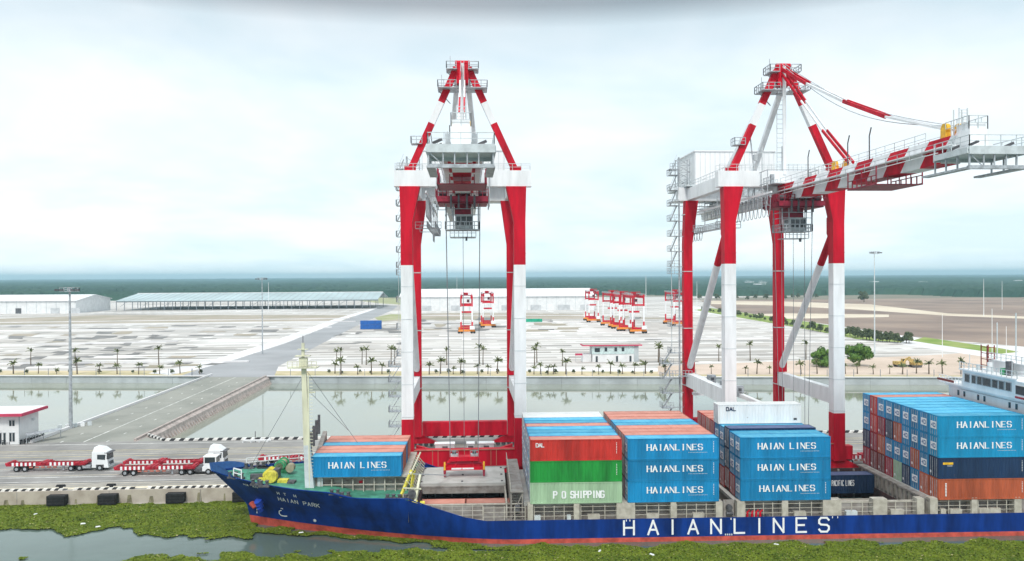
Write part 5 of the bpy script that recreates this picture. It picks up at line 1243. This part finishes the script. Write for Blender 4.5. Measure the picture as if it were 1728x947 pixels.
def f(b):
    b.rail([(69.8, 2.7, 20.75), (69.8, 16.5, 20.75)], PGREY, h=1, post=1.1, r=.04); b.rail([(69.8, 2.7, 20.75), (82, 2.7, 20.75)], PGREY, h=1, post=1.2, r=.04); b.rail([(72.3, 4.3, 22.5), (72.3, 13.7, 22.5)], PGREY, h=1, post=1.1, r=.04); b.rail([(70.3, .3, 17.9), (70.3, 2.8, 17.9)], PGREY, h=1, post=.8, r=.04)
    b.tube((71.2, 11, 20.75), (71.2, 11, 22.2), .4, SHIPW, n=12); b.box(71.0, 71.7, 6.4, 7.1, 20.75, 22.8, DGREY); b.box(70.9, 71.9, 7.6, 8.2, 20.75, 21.7, GEARG); b.tube((71.2, 14, 20.75), (71.2, 14, 21.6), .3, PGREY, n=10)
    for x, y in ((71.6, 12.4), (71.6, 13.9), (72.7, 12.4), (72.7, 13.9)): b.beam((x, y, 20.75), (x, y, 24.6), .12, .12, CBRN)
    for z in (21.6, 22.5, 23.4, 24.3): b.beam((71.6, 12.4, z), (71.6, 13.9, z), .09, .09, CBRN); b.beam((71.6, 12.4, z), (72.7, 12.4, z), .09, .09, CBRN)
    for y in (5.0, 9.4, 15.2): b.beam((70.6, y, 20.75), (70.6, y, 23.0), .07, .07, PGREY)
sub('bridge_roof_gear', f)
def f(b):
    b.tube((76.0, 8, 22), (76.0, 8, 36), .42, mat('radar_mast', (.60, .61, .50), .6), r1=.28, n=10); b.box(74.8, 77.6, 7, 9, 31.4, 31.6, MASTY); b.box(75.2, 77, 7.6, 8.4, 34.0, 34.2, MASTY); b.beam((74.9, 8, 32.2), (77.2, 8, 32.2), .2, .3, GEARG)
    b.tube((75.1, 11, 22), (75.1, 11, 29.5), .1, PGREY, n=6); b.tube((73.2, 12.5, 22), (73.2, 12.5, 28.0), .08, PGREY, n=6)
sub('radar_mast', f)

# ================================================================== CONTAINERS
CL, CWd, CH = 12.19, 2.44, 2.83
def cont_mesh(L=CL, H=CH-.03, W_=CWd):
    b = MB(); m0 = CBLUE
    h = L/2; w = W_/2
    b.box(-h+.1, h-.1, -w+.08, w-.08, .12, H-.075, m0)
    for sy in (-1, 1):                           # corrugated long sides
        y0 = sy*(w-.075); y1 = sy*(w-.015); p = .46; n = int((L-.5)/p); x = -h+.25
        for i in range(n):
            xs_ = [x+i*p, x+i*p+.13, x+i*p+.23, x+i*p+.36, x+(i+1)*p]; ys_ = [y1, y1, y0, y0, y1]
            for (xa, ya), (xb, yb) in zip(list(zip(xs_, ys_)), list(zip(xs_, ys_))[1:]):
                q = [(xa, ya, .16), (xb, yb, .16), (xb, yb, H-.12), (xa, ya, H-.12)]; b.poly(q if sy < 0 else q[::-1], m0)
        for z0, z1 in ((.0, .17), (H-.13, H)): b.box(-h+.05, h-.05, sy*w-(.09 if sy > 0 else 0), sy*w+(.09 if sy < 0 else 0), z0, z1, m0)
        for sx in (-1, 1): b.box(sx*h-(.14 if sx > 0 else 0), sx*h+(.14 if sx < 0 else 0), sy*w-(.13 if sy > 0 else 0), sy*w+(.13 if sy < 0 else 0), -.0, H+.012, m0)
    for sx in (-1, 1):
        for z0, z1 in ((.0, .16), (H-.14, H-.01)): b.box(sx*h-(.09 if sx > 0 else 0), sx*h+(.09 if sx < 0 else 0), -w+.13, w-.13, z0, z1, m0)
    me = b.build('body'); return me
cm = cont_mesh(); cm.hide_render = False
CME = cm.data; bpy.data.objects.remove(cm)
cm = cont_mesh(6.06); CME20 = cm.data; bpy.data.objects.remove(cm)
def dmesh(fn):
    b = MB(); fn(b); o = b.build('x'); me = o.data; bpy.data.objects.remove(o); return me
def f(b):
    h = CL/2
    for y in (-.75, -.3, .3, .75): b.box(-h-.03, -h+.02, y-.03, y+.03, .1, CH-.2, GALV)
    b.box(-h+.002, -h+.03, -1.08, 1.08, .17, CH-.18, CBLUE)
DOOR = dmesh(f)
def f(b):
    h = CL/2; b.box(-h-.05, -h-.034, -.72, .72, .95, 1.95, WPAINT)
    for z0, z1, y0, y1 in ((1.15, 1.75, -.52, -.40), (1.15, 1.27, -.40, -.1), (1.63, 1.75, -.40, -.1), (1.15, 1.75, -.1, .02), (1.2, 1.7, .18, .3), (1.35, 1.5, .3, .52)): b.box(-h-.058, -h-.05, y0, y1, z0, z1, LOGOB)
LOGO = dmesh(f)
def f(b): b.box(-CL/2-.045, -CL/2-.034, .55, .85, .45, .8, WPAINT)
DOT = dmesh(f)
yw = -CWd/2-.006
def txt(t, x0, z0, h, w, pitch, th, tn, m_=WPAINT, serif=True, extra=None):
    def f(b):
        letters(b, strokes(t, x0, z0, h, w, pitch, th, tn, serif), m_, lambda x, z, e: (x, yw-e, z))
        if extra: extra(b)
    return dmesh(f)
def sub_(b):
    for i in range(13):
        x = 2.0+i*.2; b.poly([(x, yw, .86), (x+.13, yw, .86), (x+.13, yw, .92), (x, yw, .92)], CSAL if 0 else PGREY)
def sub2(b): sub_(b); marks(b)
def marks(b):
    for z in [.9+.22*i for i in range(7)]: b.poly([(5.35, yw, z), (5.43, yw, z), (5.43, yw, z+.12), (5.35, yw, z+.12)], WPAINT)
T_HL1 = txt('HAIANLINES', -3.5, 1.24, .74, .54, .76, .17, .07, extra=sub2)
T_HL2 = txt('HAIAN LINES', -3.7, 1.24, .74, .52, .72, .17, .07, extra=sub_)
def marks(b):
    for z in [.9+.22*i for i in range(7)]: b.poly([(5.35, yw, z), (5.43, yw, z), (5.43, yw, z+.12), (5.35, yw, z+.12)], WPAINT)
T_DAL = txt('DAL', -5.3, 1.85, .48, .3, .38, .1, .1, serif=False, extra=marks)
T_POS = txt('P O SHIPPING', -3.0, .75, .85, .42, .57, .2, .17, serif=False)
T_PAC = txt('PACIFIC LINES', -.5, 1.2, .8, .19, .27, .085, .08, serif=False)
T_DALK = txt('DAL', -4.9, 1.9, .48, .36, .5, .13, .13, m_=CNAV, serif=False, extra=lambda b: b.poly([(5.0, yw, .45), (5.45, yw, .45), (5.45, yw, .75), (5.0, yw, .75)], DGREY))
T_MK = dmesh(marks)
def f(b):
    for i in range(9): z = .5+i*.2; b.poly([(-5.2, yw, z), (-5.0, yw, z), (-5.0, yw, z+.14), (-5.2, yw, z+.14)], WPAINT)
    marks(b)
T_VM = dmesh(f)
def f(b): b.poly([(-5.5, yw, 1.9), (-4.1, yw, 1.9), (-4.1, yw, 2.2), (-5.5, yw, 2.2)], YEL); b.poly([(-4.9, yw, 1.7), (-4.2, yw, 1.7), (-4.2, yw, 1.76), (-4.9, yw, 1.76)], WPAINT); marks(b)
T_YL = dmesh(f)
CN = {'B': (CBLUE, 'blue'), 'S': (CBLUE2, 'light blue'), 'R': (CRED, 'red'), 'O': (CORA, 'orange'), 'F': (CSAL, 'faded salmon red'), 'W': (CBRN, 'brown'), 'C': (CCRI, 'crimson'), 'G': (CGRN, 'green'), 'P': (CPAL, 'pale green'), 'N': (CNAV, 'navy'), 'H': (CWHT, 'white')}
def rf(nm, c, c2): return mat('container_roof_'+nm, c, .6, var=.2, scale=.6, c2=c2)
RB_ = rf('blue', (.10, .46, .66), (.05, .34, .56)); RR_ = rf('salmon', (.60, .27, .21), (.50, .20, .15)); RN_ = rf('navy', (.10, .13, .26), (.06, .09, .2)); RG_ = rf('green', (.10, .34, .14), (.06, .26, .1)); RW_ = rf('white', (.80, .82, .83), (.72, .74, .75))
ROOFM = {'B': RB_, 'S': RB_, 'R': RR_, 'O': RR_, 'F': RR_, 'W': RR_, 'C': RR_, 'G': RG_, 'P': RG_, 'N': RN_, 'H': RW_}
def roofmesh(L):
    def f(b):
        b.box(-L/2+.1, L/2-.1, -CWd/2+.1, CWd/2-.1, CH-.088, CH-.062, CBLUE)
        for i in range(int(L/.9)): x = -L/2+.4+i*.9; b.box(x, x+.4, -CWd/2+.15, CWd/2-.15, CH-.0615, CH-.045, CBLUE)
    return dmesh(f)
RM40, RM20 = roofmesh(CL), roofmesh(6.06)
def put_cont(u0, v0, z, code, label, text=None, logo=None, L=CL, dim=False):
    """u0,v0: near left corner on the ship's plan"""
    c = sw(u0+L/2, v0+CWd/2, z); m_, nm = CN[code]
    r_ = empty('shipping_container', c, SROT, label, 'container', 'shipping containers on the ship')
    def child(nm_, me, mt=None):
        o = bpy.data.objects.new(nm_, me); col.objects.link(o); o.parent = r_
        if mt: o.material_slots[0].link = 'OBJECT'; o.material_slots[0].material = mt
        return o
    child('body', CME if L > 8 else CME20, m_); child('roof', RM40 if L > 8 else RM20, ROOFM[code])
    if L > 8:
        d = bpy.data.objects.new('door', DOOR); col.objects.link(d); d.parent = r_
        for i, s in enumerate(d.material_slots):
            if s.material == CBLUE: s.link = 'OBJECT'; s.material = m_
        if logo is None: logo = code in 'BS'
        child('logo_panel' if logo else 'data_plate', LOGO if logo else DOT)
    if text: child('lettering', text)
    return r_
ORD = ['nearest', 'second', 'third', 'fourth', 'fifth', 'sixth', 'seventh', 'eighth', 'farthest']
def ordn(i, n): return 'nearest' if i == 0 else 'farthest' if i == n-1 else ORD[i]
def block(u0, v0, z0, tiers, stack, texts, skip=lambda c, t: False, vstep=2.475, dz=None):
    """tiers: list of strings bottom to top, char = colour of each column counted from the near side"""
    nt_ = len(tiers)
    for t, row_ in enumerate(tiers):
        for c, code in enumerate(row_):
            if code == ' ' or skip(c, t): continue
            tn = {0: 'bottom', nt_-1: 'top'}.get(t, {1: 'second', 2: 'third'}.get(t, 'upper')) if nt_ > 1 else 'only'
            lab = '%s container, %s row, %s tier, %s' % (CN[code][1], ordn(c, len(row_.rstrip())), tn, stack)
            tx = texts.get((c, t))
            if tx is not None and c == 0:
                lab += ''
            put_cont(u0, v0+c*vstep, z0+t*CH+(dz(c) if dz else 0)+random.uniform(0, .02), code, lab, tx)
Z0 = 5.22
# block 1: red / green / pale green face
block(2.28, .04, Z0, ['PBWSBRBBN', 'GSBCBBRBS', 'RBBBRBBHH'], 'stack right of the open hatch', {(0, 2): T_DAL, (0, 1): T_MK, (0, 0): T_POS})
block(15.25, .04, Z0, ['BRWRBBRWR', 'BFRFBBFRF', 'BFFFBBFFF'], 'stack right of the green container', {(0, 0): T_HL1, (0, 1): T_HL1, (0, 2): T_HL1}, skip=lambda c, t: t == 0 and c > 5)
block(30.35, .04, Z0, ['BRWRWRRWR', 'BBNBBRWRW', 'BBNBBRFRR'], 'stack topped by the white one', {(0, 0): T_HL1, (0, 1): T_HL2, (0, 2): T_HL2}, dz=lambda c: .28 if c == 2 else 0)
put_cont(30.2, .04+4*2.475, Z0+3*CH+.03, 'H', 'long white refrigerated container alone on top of the middle blue stack', T_DALK, False)
# aft block, four tiers; colours of the ends read from the photograph
block(57.25, .04, 4.95, ['OOBNPCWWC', 'NBOBBBOCN', 'SBBBONCRB', 'SBBBBBBRB'], 'stack before the ship bridge', {(0, 0): T_VM, (0, 1): T_YL, (0, 2): T_HL1, (0, 3): T_HL1})
# bow stack
block(-27.4+.1, 4.35, 8.1, ['BFFBFF'], 'lone stack on the bow', {(0, 0): T_HL2}, vstep=2.475)
# in the holds
put_cont(-12.5, 5.0, 1.3, 'F', 'faded red short container down in the bow hold, left of the two', None, L=6.06)
put_cont(-6.3, 5.0, 1.3, 'F', 'faded red short container down in the bow hold, right of the two', None, L=6.06)
put_cont(43.9, 16.0, 1.75, 'N', 'dark navy container lettered in white at the back of the aft open hatch', T_PAC, False)
for k in range(3):
    b = MB(); b.box(43.8, 55.6-.0*k, 4.4+k*3.4, 7.6+k*3.4, 1.0, 1.4, mat('tween_cover', (.55, .50, .42), .8, c2=(.38, .34, .28), var=.2)); b.box(43.8, 55.6, 4.4+k*3.4, 4.5+k*3.4, 1.4, 1.5, CGREY); b.build('tween_cover', SHIP)

# ================================================================== TRUCKS
TYRE = BLACK
TRED = mat('trailer_red', (.40, .012, .03), .65, var=.3, scale=1.2)
def make_truck(cab='road', trailer_only=False):
    r_ = empty('container_truck', (0, 0, 0), 0, 'x', 'truck')
    def part(nm, fn, par=r_): b = MB(); fn(b); return b.build(nm, par)
    # trailer (x from 0 rear to 13), width 2.5, deck 1.3 m
    def f(b):
        for y in (-1.15, 1.15): b.box(0, 13.2, y-.12, y+.12, 1.0, 1.42, TRED)
        for i in range(9): b.box(.2+i*1.6, .45+i*1.6, -1.05, 1.05, 1.1, 1.4, TRED)
        for y in (-.45, .45): b.box(.2, 12.8, y-.09, y+.09, .9, 1.35, TRED)
        b.box(.9, 5.2, .62, 1.2, 1.42, 1.5, PINKB); b.box(7.2, 12.2, .62, 1.2, 1.42, 1.5, PINKB); b.box(.9, 5.2, -1.27, -.9, 1.42, 1.5, TRED); b.box(7.2, 12.2, -1.27, -.9, 1.42, 1.5, TRED)
        for i in range(6):
            for x0 in (1.0, 7.3): b.box(x0+i*.72, x0+i*.72+.34, -1.36, -1.29, 1.05, 1.6, WHITE); b.box(x0+i*.72+.36, x0+i*.72+.70, -1.35, -1.29, 1.05, 1.6, TRED)
        for x in (.2, 5.8, 6.4, 12.9): b.hexa([(x-.2, -1.4, 1.2), (x+.2, -1.4, 1.2), (x+.2, 1.4, 1.2), (x-.2, 1.4, 1.2), (x-.3, -1.42, 1.56), (x+.1, -1.42, 1.56), (x+.1, 1.42, 1.56), (x-.3, 1.42, 1.56)], TRED)
        for i in range(5): b.box(3.8+i*1.0, 4.4+i*1.0, -1.2, -1.12, .65, .9, CSAL)
        b.box(9.2, 9.5, -.9, -.7, .15, 1.0, GALV)
    part('trailer', f)
    def wheels(xs_):
        for x in xs_:
            for y in (-1.0, 1.0):
                w = part('wheel', lambda b: b.tube((x, y-.25, .5), (x, y+.25, .5), .5, TYRE, n=18)); 
                part('rim', lambda b: b.tube((x, y+(.26 if y > 0 else -.26), .5), (x, y+(.22 if y > 0 else -.22), .5), .26, GALV, n=12), w)
    wheels([1.7, 3.1])
    if trailer_only: return r_
    if cab == 'road':
        wheels([10.8, 12.2, 15.6])
        def f(b):
            b.box(10.2, 17, -.5, .5, .6, .95, DGREY); b.box(12.6, 14.0, -1.15, -.6, .45, .95, GALV); b.box(12.5, 13.9, .6, 1.15, .45, 1.0, GALV)
            for x in (10.8, 12.2): b.box(x-.6, x+.6, -1.2, -.75, 1.02, 1.12, DGREY)
        part('chassis', f)
        def f(b):
            b.hexa([(14.3, -1.2, .55), (17.05, -1.2, .5), (17.05, 1.2, .5), (14.3, 1.2, .55), (14.3, -1.2, 3.2), (16.75, -1.2, 3.2), (16.75, 1.2, 3.2), (14.3, 1.2, 3.2)], SHIPW)
            b.hexa([(14.35, -1.1, 3.2), (16.7, -1.1, 3.2), (16.7, 1.1, 3.2), (14.35, 1.1, 3.2), (14.6, -.95, 4.0), (15.9, -.95, 3.85), (15.9, .95, 3.85), (14.6, .95, 4.0)], SHIPW)
            b.box(15.0, 16.3, -1.24, -1.18, .5, 1.05, DGREY); b.box(17.03, 17.12, -1.2, 1.2, .5, .85, PGREY); b.hexa([(16.4, -1.25, 3.0), (17.3, -1.25, 2.95), (17.3, 1.25, 2.95), (16.4, 1.25, 3.0), (16.4, -1.25, 3.1), (17.25, -1.25, 3.05), (17.25, 1.25, 3.05), (16.4, 1.25, 3.1)], DGREY)
            b.box(14.25, 14.32, -1.0, 1.0, 1.0, 2.9, PGREY)
        c = part('cab', f)
        part('side_window', lambda b: b.hexa([(15.2, -1.23, 1.95), (16.5, -1.23, 1.85), (16.5, -1.2, 1.85), (15.2, -1.2, 1.95), (15.2, -1.23, 2.75), (16.6, -1.23, 2.75), (16.6, -1.2, 2.75), (15.2, -1.2, 2.75)], GLASS), c)
        part('windscreen', lambda b: b.hexa([(16.96, -1.1, 1.9), (17.02, -1.1, 1.9), (17.02, 1.1, 1.9), (16.96, 1.1, 1.9), (16.80, -1.1, 2.85), (16.88, -1.1, 2.85), (16.88, 1.1, 2.85), (16.80, 1.1, 2.85)], GLASS), c)
        part('mirror', lambda b: b.box(16.9, 17.0, -1.5, -1.28, 2.0, 2.7, DGREY), c)
        part('grille', lambda b: b.box(17.06, 17.1, -.8, .8, .95, 1.5, DGREY), c)
        for y in (-1.0, .8): part('headlight', lambda b: b.box(17.05, 17.14, y-.02, y+.22, .9, 1.15, PGREY), c)
    else:
        wheels([11.0, 12.4, 15.4])
        part('chassis', lambda b: (b.box(10.2, 17, -.5, .5, .6, .95, DGREY), b.box(13.0, 14.6, -1.15, 1.15, .6, 1.15, DGREY), b.box(14.4, 16.8, -1.2, 1.2, .6, 1.3, SHIPW)))
        def f(b):
            for x in (14.7, 16.6):
                for y in (-1.05, 1.05): b.box(x-.08, x+.08, y-.08, y+.08, 1.3, 2.9, SHIPW)
            b.box(14.5, 16.8, -1.18, 1.18, 2.9, 3.05, SHIPW); b.box(14.6, 16.7, -1.1, 1.1, 1.3, 1.9, SHIPW)
        c = part('cab', f)
        part('side_window', lambda b: b.box(14.8, 16.5, -1.08, -1.03, 1.9, 2.9, GLASS), c); part('windscreen', lambda b: b.box(16.6, 16.66, -1.0, 1.0, 1.9, 2.9, GLASS), c)
    return r_
tk = make_truck()
p = gp(11, 797); place(tk, (p.x, p.y+1.1, QZ), 0, 'white cab truck with empty red and white trailer, alone at far left')
tk2 = copy_tree(tk); p = gp(200, 797.5); place(tk2, (p.x+.3, p.y+2.6, QZ), 0, 'white tall cab truck with empty red trailer, behind the low cab truck'); tk2['category'] = 'truck'
tk3 = make_truck('low'); p = gp(194, 803.5); place(tk3, (p.x, p.y+1.0, QZ), 0, 'low white cab terminal tractor with red trailer, nearest beside the ship bow')
tk4 = make_truck(trailer_only=True); p = gp(434, 789); place(tk4, (p.x, p.y+2.2, QZ), 0, 'red and white empty trailer on the quay right behind the ship bow'); tk4.name = 'container_trailer'; tk4['category'] = 'trailer'
tk5 = copy_tree(tk4); place(tk5, (63.5, Q0+9.2, QZ), 0, 'red and white empty trailer on the quay right of the right crane leg')
# lorry traffic / white kerb box behind the bow
p = gp(430, 747); b = MB()
for k in range(4): b.beam((-2.4+k*1.6, 0, 0), (-2.0+k*1.6, .8, .8), .2, .2, WHITE)
b.beam((-2.4, 0, .5), (3.2, 0, .5), .2, .25, WHITE); b.beam((0, .4, 0), (0, .4, 2.2), .12, .12, DGREY); o = b.build('road_barrier'); o.location = (p.x, p.y, QZ); tag(o, 'low white barrier with thin post standing by the striped pond kerb', 'barrier')
# barriers at the left edge of the causeway
p = gp(123, 721); b = MB()
for k in range(5): b.box(-3+k*1.5, -2.2+k*1.5, -.3, .3, 0, .8, WHITE if k % 2 else PGREY)
o = b.build('road_barrier'); o.location = (p.x, p.y, QZ); o.rotation_euler = (0, 0, .6); tag(o, 'white and grey barrier blocks round the foot of the floodlight mast', 'barrier')

# ================================================================== fenders and bollards
def fender(px, label):
    p = gp(px, 846, 1.2); b = MB(); x = p.x; r_ = empty('dock_fender', (x, Q0, 0), 0, label, 'fender', 'black fenders on the quay face')
    b.hexa([(-1.35, -1.35, .3), (1.35, -1.35, .3), (1.35, -.05, .3), (-1.35, -.05, .3), (-1.35, -1.35, 1.75), (1.35, -1.35, 1.75), (1.35, -.05, 1.75), (-1.35, -.05, 1.75)], BLACK); b.build('rubber_block', r_)
    b = MB()
    for z in (.45, .9, 1.35): b.box(-1.2, 1.2, -1.42, -1.35, z, z+.25, BLACK)
    b.build('face_pad', r_)
fender(89, 'leftmost black rubber fender on the quay face'); fender(173, 'second black rubber fender from the left on the quay face'); fender(286, 'black rubber fender on the quay face below the slanting trailers'); fender(398, 'black rubber fender on the quay face half hidden by the ship bow')
def bol(px, label):
    p = gp(px, 829); b = MB(); b.tube((0, 0, 0), (0, 0, .55), .28, BLACK, n=12); b.hexa([(-.75, -.2, .5), (.75, -.2, .5), (.75, .2, .5), (-.75, .2, .5), (-.6, -.15, .8), (.6, -.15, .8), (.6, .15, .8), (-.6, .15, .8)], BLACK); b.box(-.9, .9, -.4, .4, 0, .06, DGREY)
    o = b.build('mooring_bollard'); o.location = (p.x, Q0+.9, QZ); tag(o, label, 'bollard')
bol(98, 'black mooring bollard on the quay edge above the leftmost fender'); bol(181, 'black mooring bollard on the quay edge above the second fender')

# ================================================================== floating weed
def pt_in(px, py, poly):
    c = False; n = len(poly); j = n-1
    for i in range(n):
        if (poly[i][1] > py) != (poly[j][1] > py) and px < (poly[j][0]-poly[i][0])*(py-poly[i][1])/(poly[j][1]-poly[i][1])+poly[i][0]: c = not c
        j = i
    return c
mats_px = [[(-300, 855), (60, 852), (430, 846), (430, 905), (422, 911), (380, 909), (345, 908), (300, 908), (270, 900), (236, 897), (200, 893), (170, 900), (140, 902), (100, 901), (84, 895), (60, 896), (30, 892), (0, 897), (-300, 900)],
           [(425, 885), (470, 893), (560, 901), (640, 905), (720, 915), (800, 921), (900, 925), (1000, 923), (1500, 915), (1480, 917), (1500, 925), (1560, 917), (1640, 914), (1740, 909), (1980, 908), (1980, 1010), (200, 1010), (220, 945), (270, 936), (330, 943), (372, 944), (382, 936), (420, 938), (446, 944), (520, 938), (560, 932), (640, 930), (700, 931), (760, 928), (740, 922), (660, 914), (560, 908), (480, 902), (430, 898)]]
mpw = [[(gp(x, y, 0).x, gp(x, y, 0).y) for x, y in pl] for pl in mats_px]
def vnoise(x, y, s, seed):
    x = x/s; y = y/s; xi = np.floor(x).astype(int); yi = np.floor(y).astype(int); xf = x-xi; yf = y-yi
    def h(a, b_): v = np.sin(a*127.1+b_*311.7+seed*74.7)*43758.5453; return v-np.floor(v)
    u_ = xf*xf*(3-2*xf); w_ = yf*yf*(3-2*yf)
    return (h(xi, yi)*(1-u_)+h(xi+1, yi)*u_)*(1-w_)+(h(xi, yi+1)*(1-u_)+h(xi+1, yi+1)*u_)*w_
def inside(X, Y, poly):
    c = np.zeros(X.shape, bool); n = len(poly); j = n-1
    for i in range(n):
        xi, yi = poly[i]; xj, yj = poly[j]
        c ^= ((yi > Y) != (yj > Y)) & (X < (xj-xi)*(Y-yi)/((yj-yi) if yj != yi else 1e-9)+xi)
        j = i
    return c
NP_ = 1100000
X = rng.uniform(-78, 92, NP_); Y = rng.uniform(86, 133.5, NP_)
jx = (vnoise(X, Y, 3.2, 1)-.5)*2.6+(vnoise(X, Y, 1.1, 2)-.5)*1.2; jy = (vnoise(X, Y, 3.2, 3)-.5)*2.6+(vnoise(X, Y, 1.1, 4)-.5)*1.2
ins = inside(X+jx, Y+jy, mpw[0]) | inside(X+jx, Y+jy, mpw[1])
patch = (X < -18) & (vnoise(X, Y, 2.0, 9) > .86) & (Y < 108)
dens = vnoise(X, Y, 5, 5)*.6+vnoise(X, Y, 1.7, 6)*.4
bowgap = inside(X, Y, [(gp(x, y, 0).x, gp(x, y, 0).y) for x, y in [(430, 900), (700, 925), (900, 932), (640, 934), (500, 938), (425, 925)]])
keep = (ins & (rng.uniform(0, 1, NP_) < .55+.6*dens)) & ~(bowgap & (dens < .62))
keep |= patch & (dens > .55)
X, Y = X[keep], Y[keep]; n = len(X); print('weed leaves', n)
Hh = .04+.07*vnoise(X, Y, 1.3, 7)*vnoise(X, Y, 6, 8)*2
ang = rng.uniform(0, 2*np.pi, n); s = rng.uniform(.08, .19, n); tilt = rng.uniform(-.33, .33, (n, 2))
dx, dy = np.cos(ang)*s, np.sin(ang)*s; ex, ey = -np.sin(ang)*s*.75, np.cos(ang)*s*.75
V = np.zeros((n, 4, 3))
for k, (a, c) in enumerate(((-1, 0), (0, -1), (1, 0), (0, 1))):
    V[:, k, 0] = X+a*dx+c*ex; V[:, k, 1] = Y+a*dy+c*ey; V[:, k, 2] = Hh+rng.uniform(0, .08, n)+a*tilt[:, 0]*s+c*tilt[:, 1]*s+.06
me = bpy.data.meshes.new('floating_weed'); me.vertices.add(4*n); me.vertices.foreach_set('co', V.reshape(-1)); me.loops.add(4*n); me.loops.foreach_set('vertex_index', np.arange(4*n)); me.polygons.add(n)
me.polygons.foreach_set('loop_start', np.arange(n)*4); me.polygons.foreach_set('loop_total', np.full(n, 4))
WA = mat('weed_green', (.14, .19, .014), .75, c2=(.07, .115, .008), scale=.3, var=.3, spec=.2); WB = mat('weed_light', (.19, .22, .03), .75, c2=(.09, .13, .012), scale=.8, spec=.2); WC = mat('weed_dry', (.38, .34, .16), .8, scale=1)
for w in (WA, WB, WC): me.materials.append(w)
mi = (rng.uniform(0, 1, n) < .22).astype(np.int32); mi[rng.uniform(0, 1, n) < .012] = 2
me.polygons.foreach_set('material_index', mi); me.update(); me.validate()
o = bpy.data.objects.new('floating_weed', me); col.objects.link(o); tag(o, 'bright green mats of floating water weed on the river', 'water weed', kind='stuff')
for k in range(7):
    q = gp(*[(508, 899), (1012, 930), (1100, 936), (140, 884), (60, 868), (1310, 919), (165, 889)][k], 0.2); b = MB(); b.hexa([(-.35, -.15, 0), (.35, -.1, 0), (.35, .15, 0), (-.3, .12, 0), (-.25, -.1, .12), (.3, -.05, .14), (.25, .1, .12), (-.25, .1, .1)], WPAINT); o = b.build('floating_litter'); o.location = (q.x, q.y, .18); o.rotation_euler = (0, 0, k*1.1); tag(o, 'small scrap of white litter on the floating green weed', 'litter', 'scraps of litter on the weed')

# ================================================================== haze
hz = MB(); hz.box(-17000, 17000, -410, 15500, -2.5, 85, WHITE); ho = hz.build('haze'); ho.data.materials.clear()
hm = bpy.data.materials.new('haze'); hm.use_nodes = True; ht = hm.node_tree
for nn in list(ht.nodes):
    if nn.type == 'BSDF_PRINCIPLED': ht.nodes.remove(nn)
pv = ht.nodes.new('ShaderNodeVolumePrincipled'); pv.inputs['Color'].default_value = (.55, .86, 1.0, 1); pv.inputs['Density'].default_value = 1.4e-4; pv.inputs['Anisotropy'].default_value = .1
ht.links.new(pv.outputs[0], [x for x in ht.nodes if x.type == 'OUTPUT_MATERIAL'][0].inputs['Volume'])
ho.data.materials.append(hm); tag(ho, 'thin blue haze over the flat land', 'haze', kind='stuff')
